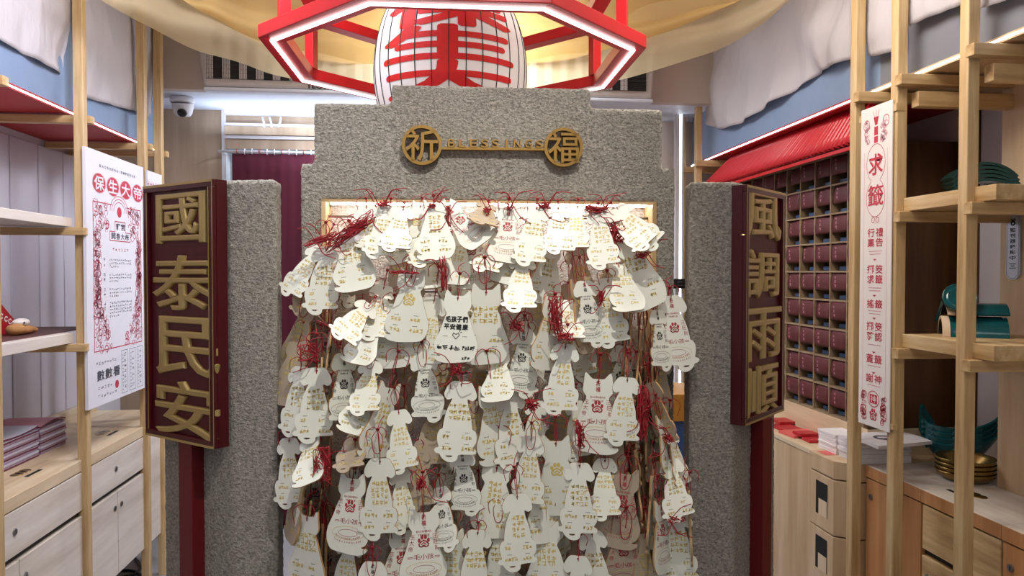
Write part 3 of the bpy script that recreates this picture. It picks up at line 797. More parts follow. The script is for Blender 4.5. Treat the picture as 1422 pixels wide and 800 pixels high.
# gold emblem with two medallions
em = empty('emblem', GR @ Vector((gu(684), D, gz(205))), 'gold bar emblem with two round medallions on the gate', 'emblem'); L = em.location
F = Face(GR @ Vector((0, D-.006, 0)), GR.to_3x3() @ Vector((1, 0, 0)), (0, 0, 1))
def uz(px, py): q = gp(px, py, D-.018); return q.x, q.z
for px, py, ch, nm in ((586, 202, '祈', 'medallion'), (782, 205, '福', 'medallion')):
    x, z = uz(px, py); r_ = .058; m = MB(); n = 40
    vs_ = []; fs = []
    for i in range(n):
        t_ = 2*math.pi*i/n
        for rr, c in ((r_, .0), (r_, .022), (r_-.009, .022), (r_-.009, .0)): vs_.append(F.p(x+rr*math.cos(t_), z+rr*math.sin(t_), c))
    for i in range(n):
        j = (i+1) % n
        for k in range(4): fs.append((i*4+k, j*4+k, j*4+(k+1) % 4, i*4+(k+1) % 4))
    m.add(vs_, fs, 'gold_satin'); F.text(m, ch, x, z, .093, .093, 'gold_satin', .012, offset=.008, extrude=.010)
    m.build(nm, em, L)
m = MB(); x0, z0 = uz(611, 206.5); x1, z1 = uz(758, 208)
m.prism([F.p(x0, z0-.004, 0), F.p(x1, z1-.004, 0), F.p(x1, z1+.004, 0), F.p(x0, z0+.004, 0)], F.n*.02, 'gold_satin'); m.build('bar', em, L, bevel=.001)
m = MB()
for k, ch in enumerate('BLESSINGS'):
    x, z = uz(627+k*15.2, 199+k*.15); F.text(m, ch, x, z-.001, .021 if ch != 'I' else .006, .024, 'gold_satin', .012, offset=.012, extrude=.010)
m.build('lettering', em, L)

# ================================================================ SIDE PILLARS WITH BOARDS
def pillar(pts, ytop, dtop, label):
    zt = atD(711, ytop, dtop).z
    loop = []
    for px, dp in pts: p = atD(px, 400, dp); loop.append(Vector((p.x, p.y, 0)))
    c = sum(loop, Vector())/len(loop)
    m = MB(); m.prism(loop, (0, 0, zt), 'stucco'); o = m.build('stone_pillar', origin=c); rough(o, .0075)
    tag(o, label, 'pillar'); return zt, loop
ztl, lpL = pillar([(226, 2.17), (321, 1.995), (384, 1.975), (391, 2.07), (381, 2.20), (270, 2.45)], 250, 1.99, 'grey stucco pillar behind the gold-character board nearer the bluish shelves')
ztr, lpR = pillar([(958, 2.115), (1020, 2.115), (1077, 2.36), (1050, 2.62), (955, 2.34), (951, 2.23)], 254, 2.13, 'grey stucco pillar behind the gold-character board before the cubbies')
def board(nl, nr, top, bot, near, thick, chars, rects, label, postpx, pd):
    """nl/nr: (px, depth) of the front face's two vertical edges; top/bot: y of the near edge"""
    A = atD(nl[0], 400, nl[1]); B = atD(nr[0], 400, nr[1]); dn = nl[1] if near == 0 else nr[1]
    zt = atD(711, top, dn).z; zb_ = atD(711, bot, dn).z
    A = Vector((A.x, A.y, zb_)); B = Vector((B.x, B.y, zb_)); r_ = (B-A).normalized(); W = (B-A).length; H = zt-zb_
    F = Face(A, r_, (0, 0, 1)); a = empty('couplet_board', A+r_*W/2, label, 'sign'); L = a.location
    m = MB(); m.prism([F.p(0, 0, -thick), F.p(W, 0, -thick), F.p(W, H, -thick), F.p(0, H, -thick)], F.n*(thick-.012), 'lacquer_dark'); m.build('back_box', a, L)
    m = MB(); F.rect(m, 0, 0, W, H, 'lacquer_field', -.0115); m.build('field', a, L)
    m = MB(); t = .020; hh_ = .012
    for q in (((0, 0), (W, 0), (W, t), (0, t)), ((0, H-t), (W, H-t), (W, H), (0, H)), ((0, t), (t, t), (t, H-t), (0, H-t)), ((W-t, t), (W, t), (W, H-t), (W-t, H-t))):
        m.prism([F.p(x, y, -.012) for x, y in q], F.n*hh_, 'lacquer_dark')
    m.build('rim', a, L, bevel=.002)
    m = MB(); e = .0035
    for q in ((0, 0, W, e*2), (0, H-e*2, W, H), (0, 0, e, H), (W-e, 0, W, H), (t-e, t, t, H-t), (W-t, t, W-t+e, H-t)): F.rect(m, *q, 'gold', .0012)
    m.build('gold_edge', a, L)
    fn = F.n
    for ch, (x0, y0, x1, y1) in zip(chars, rects):
        c = []
        for px, py in ((x0, y0), (x1, y0), (x0, y1), (x1, y1)):
            d = ray(px, py); s = (F.o+fn*.0-Vector((0, 0, CAM_H))).dot(fn)/d.dot(fn); p = Vector((0, 0, CAM_H))+d*s-F.o; c.append((p.dot(F.r), p.dot(F.u)))
        xa = (c[0][0]+c[2][0])/2; xb = (c[1][0]+c[3][0])/2; ya = (c[0][1]+c[1][1])/2; yb = (c[2][1]+c[3][1])/2
        m = MB(); F.text(m, ch, (xa+xb)/2, (ya+yb)/2, xb-xa, ya-yb, 'gold', -.0105, zs=.38, offset=-.006, extrude=.0, bevel=.025)
        k = m.build('character', a, L, smooth=False)
    # post below
    d0 = atD(postpx, 400, pd); s = .026
    m = MB(); m.box((-s, -s, 0), (s, s, zb_), 'lacquer_post', Matrix.Translation((d0.x, d0.y, 0)) @ Matrix.Rotation(math.atan2(r_.y, r_.x)+R(8 if near else -8), 4, 'Z')); m.build('post', a, L, bevel=.002)
board((200, 2.13), (296, 1.95), 248.5, 625.5, 1, .045, '國泰民安', [(214, 267, 283, 338), (208, 354, 296, 432), (214, 440, 299, 524), (213, 530, 299, 609)],
      'maroon board of four gold characters on a red post, nearer the bluish shelves', 265, 2.06)
board((1036, 2.085), (1090, 2.325), 256.5, 593, 0, .045, '風調雨順', [(1036, 266, 1087, 334), (1037, 347, 1084, 414), (1037, 427, 1087, 499), (1037, 507, 1084, 580)],
      'maroon board of four gold characters on a red post, before the cubby cabinet', 1057, 2.215)

# ================================================================ POSTERS AND BANNER
rnd = random.Random(11)
def flourish(F, mb, x0, y0, x1, y1, n, mat, size, t, c=.0007):
    for _ in range(n):
        x = rnd.uniform(x0, x1); y = rnd.uniform(y0, y1); r_ = size*rnd.uniform(.5, 1.1); a0 = rnd.uniform(0, 360)
        F.ring(mb, x, y, r_, r_, t, mat, c, 9, a0, a0+rnd.uniform(170, 320))
XP = -1.338
pa = atX(120.5, 379, XP); pb = atX(200.5, 379, XP); zt = atX(118, 203, XP).z; zb2 = atX(125, 569, XP).z
W = pb.y-pa.y; H = zt-zb2
F = Face((XP, pa.y, zb2), (0, 1, 0), (0, 0, 1)); m = MB()
m.box((XP-.012, pa.y, zb2), (XP, pb.y, zt), 'poster_white')
k = W/82.0                                           # one picture-unit across the poster
for i, ch in enumerate('BAOSHENG'): F.text(m, ch, W*(.22+.040*i), H*.945, W*.024, H*.011, 'poster_grey', offset=.01)
for i, ch in enumerate('EMPEROR'): F.text(m, ch, W*(.58+.040*i), H*.945, W*.026, H*.011, 'poster_grey', offset=.01)
for i, ch in enumerate('保生大帝'):
    x = W*(.20+.225*i); F.disc(m, x, H*.875, W*.098, H*.037, 'poster_red', .0006, 28); F.ring(m, x, H*.875, W*.106, H*.040, .003, 'poster_pink', .0006)
    F.bold(m, ch, x, H*.875, W*.15, H*.053, 'poster_white', .0010, .03)
x0, x1, y0, y1 = W*.10, W*.93, H*.215, H*.80
F.line(m, [(x0, y0), (x1, y0), (x1, y1), (W*.66, y1)], .004, 'poster_red'); F.line(m, [(x0, y0), (x0, y1), (W*.40, y1)], .004, 'poster_red')
for a_ in (.16, .13, .10): F.ring(m, W*.53, H*.775, W*a_, H*a_*.42, .003, 'poster_red', .0006, 20, 0, 180)
F.disc(m, W*.53, H*.775, W*.04, H*.022, 'poster_red')
def border_mass(side, n):
    for _ in range(n):
        v = rnd.random(); y = y0+(y1-y0)*v
        wid = W*(.24*(1-min(1, v*3.2))+.10+ (.13 if v > .78 else 0))
        dx = rnd.uniform(.01*W, wid); x = x0+dx if side < 0 else x1-dx
        r_ = W*rnd.uniform(.014, .034); a0 = rnd.uniform(0, 360)
        F.ring(m, x, y, r_, r_, .0034, rnd.choice(('poster_red', 'poster_pink', 'poster_pink')), .0008, 9, a0, a0+rnd.uniform(150, 320))
border_mass(-1, 260); border_mass(1, 260)
F.rect(m, W*.36, H*.655, W*.72, H*.715, 'poster_white', .001); F.line(m, [(W*.36, H*.655), (W*.72, H*.655), (W*.72, H*.692), (W*.63, H*.692), (W*.63, H*.735), (W*.45, H*.735), (W*.45, H*.692), (W*.36, H*.692), (W*.36, H*.655)], .003, 'poster_red', .0012)
for i, ch in enumerate('寵宮'): F.text(m, ch, W*(.50+.09*i), H*.714, W*.075, H*.028, 'poster_grey', .0014, offset=.02)
for i, ch in enumerate('開春大帝'): F.text(m, ch, W*(.42+.08*i), H*.674, W*.07, H*.027, 'poster_grey', .0014, offset=.02)
for i in range(6): F.scribble(m, W*(.42+.05*i), H*.618, W*.036, H*.013, 'poster_red', rnd)
for j, (yy, n) in enumerate(((.575, 3), (.515, 3), (.455, 3), (.40, 5))):
    for q in range(2): F.scribble(m, W*.27, H*(yy-.02*q), W*.035, H*.014, 'poster_grey', rnd)
    for q in range(n):
        for i in range(12 if q < n-1 else 5): F.scribble(m, W*(.36+.033*i), H*(yy-.0135*q), W*.026, H*.009, 'poster_grey', rnd, .0012)
for i in range(8): F.scribble(m, W*(.14+.042*i), H*.165, W*.034, H*.013, 'poster_grey', rnd)
for i, ch in enumerate('數數看'): F.bold(m, ch, W*(.19+.13*i), H*.118, W*.112, H*.040, 'poster_grey', .0008, .03)
for i in range(5): F.scribble(m, W*(.16+.05*i), H*.068, W*.042, H*.014, 'poster_grey', rnd)
for i in range(7): F.scribble(m, W*(.16+.045*i), H*.035, W*.038, H*.013, 'poster_grey', rnd)
F.disc(m, W*.455, H*.062, W*.032, H*.017, 'poster_red')
for i in range(3):
    xa = W*(.54+.145*i); F.line(m, [(xa, H*.015), (xa+W*.11, H*.015), (xa+W*.11, H*.195), (xa, H*.195), (xa, H*.015)], .0018, 'poster_grey')
    for q in range(7): F.scribble(m, xa+W*.066, H*(.175-.023*q), W*.048, H*.016, 'poster_grey', rnd)
    for q in range(11): F.scribble(m, xa+W*.025, H*(.175-.0145*q), W*.022, H*.009, 'poster_grey', rnd, .0012)
tag(m.build('poster', origin=(XP-.006, (pa.y+pb.y)/2, zb2)), 'large white poster with red discs and red ornamental frame by the bluish shelves', 'poster')
pa = atX(205, 379, XP); pb = atX(226, 379, XP); zt = atX(204, 236, XP).z
F = Face((XP, pa.y, zb2), (0, 1, 0), (0, 0, 1)); W = pb.y-pa.y; H = zt-zb2; m = MB()
m.box((XP-.01, pa.y+.01, zb2), (XP, pb.y, zt), 'poster_white')
for i in range(5):
    F.line(m, [(W*(.18+.17*i), H*.05), (W*(.18+.17*i), H*.95)], .003, 'poster_pink')
    for q in range(24): F.scribble(m, W*(.265+.17*i) if i < 4 else W*.09, H*(.94-.037*q), W*.10, H*.022, 'poster_red', rnd)
tag(m.build('poster', origin=(XP-.005, (pa.y+pb.y)/2, zb2)), 'white poster with columns of small red writing beyond the large poster', 'poster')
# lottery banner
XN = 1.542
pa = atX(1194, 379, XN); pb = atX(1237, 379, XN); zt = atX(1218, 146, XN).z; zb2 = atX(1212, 593, XN).z
F = Face((XN, pa.y, zb2), (0, -1, 0), (0, 0, 1)); W = pa.y-pb.y; H = zt-zb2; m = MB()
m.box((XN, pb.y, zb2), (XN+.004, pa.y, zt), 'banner_white')
F.line(m, [(W*.13, H*.10), (W*.13, H*.86)], .0012, 'poster_pink'); F.line(m, [(W*.87, H*.10), (W*.87, H*.86)], .0012, 'poster_pink')
F.rect(m, W*.44, H*.885, W*.56, H*.935, 'poster_red'); F.poly(m, [(W*.46, H*.94), (W*.54, H*.94), (W*.58, H*.965), (W*.42, H*.965)], 'poster_red')
for q in (-.06, 0, .06): F.line(m, [(W*(.5+q*.5), H*.955), (W*(.5+q*1.6), H*.985)], .0016, 'poster_red')
F.rect(m, W*.44, H*.905, W*.56, H*.908, 'banner_white', .001)
for s in (-1, 1):
    F.ring(m, W*(.5+.31*s), H*.945, W*.10, H*.018, .0022, 'poster_red')
    flourish(F, m, W*(.5+.20*s)-W*.04, H*.885, W*(.5+.34*s), H*.955, 22, 'poster_pink', W*.06, .0022)
    flourish(F, m, W*(.5+.33*s)-W*.06, H*.02, W*(.5+.33*s)+W*.06, H*.10, 34, 'poster_red', W*.06, .0022)
    F.ring(m, W*(.5+.33*s), H*.045, W*.10, H*.018, .0022, 'poster_red')
F.ring(m, W*.5, H*.822, W*.30, H*.060, .0018, 'poster_red', .0006, 30, -62, 242); F.ring(m, W*.5, H*.715, W*.30, H*.060, .0018, 'poster_red', .0006, 30, 118, 422)
F.text(m, '求', W*.5, H*.818, W*.46, H*.066, 'poster_red', offset=.02); F.text(m, '籤', W*.5, H*.722, W*.50, H*.066, 'poster_red', offset=.012)
for s in (-1, 1): F.ring(m, W*(.5+.07*s), H*.646, W*.055, H*.009, .002, 'poster_red')
rows = [(('行', '禮'), .607), (('稟', '告'), .576), (('擲', '筊'), .493), (('求', '籤'), .462), (('搖', '籤'), .385), (('擲', '筊'), .315), (('確', '認'), .284), (('蓋', '籤'), .214), (('謝', '神'), .152)]
for (c1, c2), yy in rows:
    for x, ch in ((.37, c1), (.64, c2)): F.text(m, ch, W*x, H*yy, W*.23, H*.027, 'poster_red', offset=.012)
for yy in (.549, .435, .363, .257, .191, .13):
    for q in range(2 if yy > .3 else 1):
        F.rect(m, W*(.30+.03*q), H*(yy-.009*q)-.0012, W*(.72-.03*q), H*(yy-.009*q)+.0012, 'poster_pink')
for yy in (.525, .413, .342, .236, .172): F.poly(m, [(W*.44, H*yy), (W*.56, H*yy), (W*.5, H*(yy-.006))], 'poster_red')
F.ring(m, W*.5, H*.088, W*.19, H*.026, .003, 'poster_red'); F.rect(m, W*.38, H*.074, W*.62, H*.102, 'poster_red'); F.text(m, '神', W*.5, H*.088, W*.18, H*.022, 'banner_white', .001)
F.paw(m, W*.5, H*.038, W*.24, 'poster_red')
bn = m.build('banner', origin=(XN, (pa.y+pb.y)/2, zb2)); tag(bn, 'tall narrow white banner of red characters hung between two pine posts', 'banner')
m = MB(); m.box((XN+.004, pb.y-.015, zt-.04), (XN+.03, pa.y+.02, zt-.015), 'pine_Y'); m.build('batten', bn, bn.location)
m = MB(); m.box((XN+.004, pb.y-.015, zb2+.012), (XN+.02, pa.y+.01, zb2+.03), 'pine_Y'); m.build('batten', bn, bn.location)

# ================================================================ THINGS ON THE SHELVES
# magazines in two stacks
def curved_sheet(w_, d_, th, sag, mats, n=10):
    m = MB(); P = []; Q = []
    for i in range(n+1):
        u = i/n-.5; z = -sag*(1-4*u*u)
        P.append([Vector((-d_/2+d_*j/3, u*w_, z+th)) for j in range(4)]); Q.append([Vector((-d_/2+d_*j/3, u*w_, z)) for j in range(4)])
    m.grid(P, mats[0]); m.grid([q[::-1] for q in Q], mats[0])
    for j in (0, 3):
        vs_ = [r_[j] for r_ in P]+[r_[j] for r_ in Q]; k = n+1
        m.add(vs_, [(i, i+1, k+i+1, k+i) if j == 0 else (i+1, i, k+i, k+i+1) for i in range(n)], mats[1])
    for r_, e in ((0, 0), (n, 1)): m.add(P[r_]+Q[r_], [(j, j+1, 4+j+1, 4+j) if e == 0 else (j+1, j, 4+j, 4+j+1) for j in range(3)], mats[1])
    return m
for s_i, (y0, y1, nm, N) in enumerate(((2.815, 3.095, 'nearer', 14), (3.112, 3.315, 'farther', 14))):
    protos = []
    for i in range(N):
        z = ZC+.0005+i*.0082; kind = ('magazine_maroon', 'magazine_side', 'magazine_white', 'magazine_side')[(i*7+s_i) % 4]
        if i == N-1: o = curved_sheet(y1-y0, .20, .0066, -.012 if s_i else .010, ('poster_pink' if s_i else 'magazine_white', 'magazine_maroon')).build('magazine', smooth=False); z += .0105 if not s_i else .0005
        else:
            pr = [p for p in protos if p[0] == kind]
            if pr: o = copy_tree(pr[0][1])
            else: o = curved_sheet(y1-y0, .20, .0076, 0, ('magazine_white', kind), 1).build('magazine'); protos.append((kind, o))
        o.location = (-1.673+rnd.uniform(-.004, .004), (y0+y1)/2+rnd.uniform(-.003, .003), z); o.rotation_euler = (0, 0, R(rnd.uniform(-1, 1)))
        tag(o, '%s magazine in the %s stack on the pale cabinet, %s from the bottom' % ({'magazine_maroon': 'maroon', 'magazine_side': 'mauve', 'magazine_white': 'white'}[kind] if i < N-1 else 'curled cover', nm, ordw(i+1)), 'magazine', 'magazines stacked on the pale cabinet')
# packet and plush
def lumps(parts, mat, name, parent, L, vox=.004):
    m = MB()
    for (x, y, z, a_, b_, c_) in parts:
        m.lathe([(math.cos(t)*1.0, math.sin(t)) for t in [R(-90+15*i) for i in range(13)]], mat, (x, y, z), 20, Matrix.Diagonal((a_, b_, c_, 1)))
    o = m.build(name, parent, L, smooth=True); r_ = o.modifiers.new('r', 'REMESH'); r_.mode = 'VOXEL'; r_.voxel_size = vox; r_.use_smooth_shade = True
    return o
m = MB(); m.box((-1.72, 2.55, ZS2), (-1.44, 3.30, ZS2+.004), 'tray_brown'); tag(m.build('tray_mat', bevel=.001), 'dark brown tray mat under the red packet on the pale shelf', 'mat')
bx, by, bz = -1.52, 2.875, ZS2+.0045
a = empty('plush_dog', (bx, by, bz), 'small tan and white plush dog lying beside the red packet', 'toy')
lumps([(bx, by+.02, bz+.017, .028, .07, .017), (bx+.004, by+.075, bz+.013, .018, .022, .012), (bx+.004, by+.045, bz+.014, .018, .022, .014), (bx, by-.03, bz+.022, .03, .04, .022)], 'plush_tan', 'body', a, a.location)
lumps([(bx-.004, by+.012, bz+.045, .024, .044, .016)], 'plush_white', 'head_fur', a, a.location)
m = MB(); m.lathe([(0, -.004), (.005, 0), (0, .004)], 'plastic_black', (bx+.02, by-.01, bz+.045), 10); m.build('eye', a, a.location)
px_ = -1.58; by += .025; m = MB()
tri = [(px_, by-.09, bz), (px_, by+.12, bz), (px_+.0, by-.03, bz+.115), (px_, by-.09, bz+.14)]
m.prism([Vector(p) for p in tri], (-.03, 0, 0), 'book_red')
F = Face((px_, by-.09, bz), (0, 1, 0), (0, 0, 1))
for x, y in ((.03, .085), (.055, .07), (.085, .058), (.11, .047), (.13, .036)): F.ring(m, x, y, .012, .011, .005, 'paper_white', .0008, 12, 20, 330)
tag(m.build('packet', bevel=.003), 'red triangular packet with white lettering on the pale shelf', 'packet')
# floor cables
for pts, nm in (([(150, 772), (178, 771), (189, 777), (195, 788), (188, 797), (172, 801), (150, 806)], 'looped'), ([(146, 800), (165, 793), (185, 793), (198, 801), (205, 815)], 'lower')):
    m = MB(); c = [atZ(p, q, .008) for p, q in pts]; m.tube(crom([tuple(p) for p in c], 8, False), .007, 'cable_black', 8)
    tag(m.build('cable', smooth=True), '%s black power cable on the floor under the poster cabinet' % nm, 'cable')

# roof tiles on the upper shelf
def arc_tile(R_, th, length, half, mat, lip=None):
    m = MB(); n = 20; rows = []
    for i in range(n+1):
        t = R(-half+2*half*i/n); rows.append([(R_*math.sin(t), R_*math.cos(t)), ((R_-th)*math.sin(t), (R_-th)*math.cos(t))])
    z0 = (R_-th)*math.cos(R(half))
    segs = [(0, 1, mat)] if not lip else [(0, .12, lip), (.12, 1, mat)]
    for s0, s1, mt in segs:
        ya, yb = -length/2+length*s0, -length/2+length*s1
        o_ = [[Vector((x, y, z-z0)) for y in (ya, yb)] for (x, z), _ in rows]; i_ = [[Vector((x, y, z-z0)) for y in (yb, ya)] for _, (x, z) in rows]
        m.grid(o_, mt); m.grid(i_, 'slot_black' if lip else mt)
        for y, fl in ((ya, 0), (yb, 1)):
            vs_ = [Vector((a_[0], y, a_[1]-z0)) for a_, _ in rows]+[Vector((b_[0], y, b_[1]-z0)) for _, b_ in rows]; k = n+1
            m.add(vs_, [(i, i+1, k+i+1, k+i) if fl else (i+1, i, k+i, k+i+1) for i in range(n)], lip or mt)
        for i in (0, n):
            (x, z), (x2, z2) = rows[i]; m.add([(x, ya, z-z0), (x, yb, z-z0), (x2, yb, z2-z0), (x2, ya, z2-z0)], [(0, 1, 2, 3)], mt)
    return m
p0 = None; tx, ty = 1.80, 2.175
for i in range(5):
    if p0 is None: p0 = arc_tile(.125, .009, .10, 52, 'green_glaze').build('roof_tile', smooth=False); o = p0
    else: o = copy_tree(p0)
    o.location = (tx-.002*i, ty+.003*i, ZR1+.0005+i*.0135); o.rotation_euler = (0, 0, R(-24+i*1.5))
    tag(o, 'dark green curved roof tile on the top pine shelf, %s from the bottom of the stack' % ordw(i+1), 'roof tile', 'dark green tiles stacked on the top shelf')
o = arc_tile(.066, .008, .18, 88, 'teal_glaze', 'clay_pale').build('roof_tile', smooth=True); o.location = (1.745, 2.145, ZR2+.0005); o.rotation_euler = (0, 0, R(-121))
tag(o, 'glossy teal half-round roof tile lying at the bottom of the shelf pile', 'roof tile')
o = arc_tile(.066, .008, .17, 62, 'teal_glaze', 'clay_pale').build('roof_tile', smooth=True); o.location = (1.755, 2.15, ZR2+.0685); o.rotation_euler = (0, 0, R(-117))
tag(o, 'teal roof tile with pale end laid on the half-round one', 'roof tile')
a = empty('roof_tile', (1.69, 2.135, ZR2+.122), 'teal round-ended eave tile with ringed face leaning on top of the teal tiles', 'roof tile'); a.rotation_euler = (R(-32), 0, R(-28))
m = MB(); m.lathe([(0, .0), (.03, .0), (.034, .004), (.036, 0), (.044, .002), (.047, .006), (.05, .002), (.05, -.012), (0, -.012)], 'teal_glaze', (0, -.01, 0), 32, Matrix.Rotation(R(90), 4, 'X'))
m.build('end_disc', a, (0, 0, 0), smooth=True)
m = arc_tile(.048, .008, .15, 90, 'teal_glaze'); m.v = [v+Vector((0, .08, 0)) for v in m.v]; m.build('barrel', a, (0, 0, 0), smooth=True)
# drip tiles on the counter
def drip():
    m = MB(); n = 28; out = []; inn = []
    for i in range(n+1):
        u = -1+2*i/n; t = u*R(82); top = .085+.05*abs(u)**2.2; bot = .0+.075*abs(u)**1.3
        row = []; rw2 = []
        for j in range(9):
            f = j/8; z = bot+(top-bot)*f; rr = .115+.030*f-.012*(1-f)**2
            row.append(Vector((rr*math.sin(t), -rr*math.cos(t), z))); rw2.append(Vector(((rr-.008)*math.sin(t), -(rr-.008)*math.cos(t), z+.002)))
        out.append(row); inn.append(rw2[::-1])
    m.grid(out, 'teal_glaze'); m.grid(inn, 'teal_glaze')
    k = n+1
    for j, q in ((8, 0), (0, 8)):
        vs_ = [r_[j] for r_ in out]+[r_[q] for r_ in inn]; m.add(vs_, [(i, i+1, k+i+1, k+i) for i in range(n)], 'teal_glaze')
    for i in (0, n): m.add(out[i]+inn[i][::-1], [(j, j+1, 9+j+1, 9+j) for j in range(8)], 'teal_glaze')
    # raised scroll work on the outer face
    rd = random.Random(5)
    for _ in range(26):
        u = rd.uniform(-.6, .6); f = rd.uniform(.3, .85); top = .085+.05*abs(u)**2.2; bot = .075*abs(u)**1.3
        pts = []; r0 = rd.uniform(.006, .011)
        for q in range(11):
            ang = q*.75; uu = u+r0*(1-q*.07)*math.cos(ang)/.17; zz = bot+(top-bot)*f+r0*(1-q*.07)*math.sin(ang); t = uu*R(82)
            ff = f; rr = .115+.030*ff-.012*(1-ff)**2+.001; pts.append((rr*math.sin(t), -rr*math.cos(t), zz))
        m.tube(pts, .0042, 'teal_glaze', 5)
    return m
p0 = None
for i in range(4):
    if p0 is None: p0 = drip().build('drip_tile', smooth=True); o = p0
    else: o = copy_tree(p0)
    o.scale = (1, 1, 1.12); o.location = (2.04, 2.555, ZC+.0005+i*.021); o.rotation_euler = (0, 0, R(-62))
    tag(o, 'teal glazed crescent drip tile on the warm counter, %s from the bottom of its stack' % ordw(i+1), 'roof tile', 'teal drip tiles stacked on the counter')
p0 = None
for i in range(4):
    if p0 is None:
        m = MB(); m.lathe([(0, .004), (.052, .004), (.060, .0), (.062, .004), (.088, .022), (.094, .034), (.096, .034), (.098, .031), (.091, .018), (.066, -.001), (.06, -.0), (0, .0)], 'brass', (0, 0, 0), 48); p0 = m.build('brass_bowl', smooth=True); o = p0
    else: o = copy_tree(p0)
    o.location = (1.905, 2.365, ZC+.0015+i*.0155)
    tag(o, 'shallow brass bowl beside the teal drip tiles, %s from the bottom of the stack' % ordw(i+1), 'bowl', 'brass bowls stacked on the counter')
# paper stacks on the dispenser
def slab(x0, x1, y0, y1, th, mat, mt2=None):
    m = MB(); m.box((x0, y0, 0), (x1, y1, th), mat); 
    if mt2: m.add([(x0+.02, y0+.02, th+.0004), (x1-.02, y0+.02, th+.0004), (x1-.02, y1-.02, th+.0004), (x0+.02, y1-.02, th+.0004)], [(0, 1, 2, 3)], mt2)
    return m
for s_i, (yc, nm, N) in enumerate(((2.811, 'farther', 11), (2.66, 'nearer', 11))):
    p0 = None
    for i in range(N):
        if p0 is None: p0 = slab(-.11, .11, -.066, .066, .0066, 'sheet_white').build('folded_sheet'); o = p0
        else: o = copy_tree(p0)
        o.location = (1.747+rnd.uniform(-.004, .004), yc+rnd.uniform(-.002, .002), ZC+.0012+i*.0073); o.rotation_euler = (0, 0, R(rnd.uniform(-1, 1)))
        tag(o, 'white folded sheet in the %s paper stack on the dispenser top, %s from the bottom' % (nm, ordw(i+1)), 'paper', 'white sheets stacked on the dispenser')
m = curved_sheet(.20, .26, .012, -.008, ('sheet_white', 'sheet_white')); o = m.build('folded_sheet'); o.location = (1.75, 2.60, ZC+.088); o.rotation_euler = (0, R(0), R(12))
F = Face((0, 0, .021), (0, -1, 0), (1, 0, 0)); m = MB(); F.ring(m, .02, -.03, .03, .035, .012, 'poster_grey', .0004); m.build('print', o)
tag(o, 'top white sheet with grey print overhanging the paper stack', 'paper')
for i, (px, py, w_, d_, mt, z, t) in enumerate(((1092, 596, .13, .10, 'book_red', 0, 'flat red booklet at the far end of the counter'), (1088, 590, .10, .09, 'book_red', .0125, 'red booklet on top of the far flat one'),
      (1112, 604, .12, .15, 'book_pink', 0, 'large bright red card lying flat on the counter'), (1119, 608, .07, .09, 'book_red', .0125, 'small red booklet on the bright red card'), (1129, 613, .07, .07, 'book_red', 0, 'small red booklet at the near end of the counter'))):
    q = atZ(px, py, ZC); m = slab(-d_/2, d_/2, -w_/2, w_/2, .012, mt); o = m.build('booklet', bevel=.001); o.location = (max(q.x, XB+d_/2+.002), q.y, ZC+.0006+z); o.rotation_euler = (0, 0, R(rnd.uniform(-6, 6)))
    tag(o, t, 'booklet')

# ================================================================ WISH PLAQUES
PH = .212; PT = .005
DOG = [(0, 2), (40, 0), (72, 6), (100, 45), (124, 100), (118, 132), (92, 150), (70, 142), (56, 140), (56, 160), (70, 212), (92, 285), (102, 350), (106, 368), (130, 385), (142, 420), (140, 465), (118, 506), (136, 518), (146, 534), (138, 552), (90, 558), (12, 564), (4, 594), (-20, 616), (-62, 622), (-100, 606), (-128, 578), (-138, 560), (-164, 556), (-180, 536), (-168, 518), (-146, 510), (-158, 470), (-162, 420), (-146, 380), (-124, 368), (-122, 350), (-114, 285), (-96, 215), (-72, 160), (-64, 138), (-76, 140), (-98, 148), (-122, 128), (-128, 92), (-104, 40), (-72, 6), (-40, 0)]
CAT = [(-88, 0), (-50, 36), (-34, 44), (34, 44), (50, 36), (92, 0), (100, 60), (106, 112), (100, 140), (82, 166), (84, 186), (104, 230), (122, 290), (146, 350), (164, 400), (168, 450), (156, 500), (128, 540), (90, 552), (40, 558), (-40, 566), (-100, 562), (-138, 548), (-156, 528), (-150, 514), (-126, 516), (-112, 508), (-140, 492), (-160, 450), (-160, 405), (-140, 360), (-116, 300), (-100, 238), (-82, 190), (-82, 168), (-102, 142), (-108, 112), (-102, 60)]
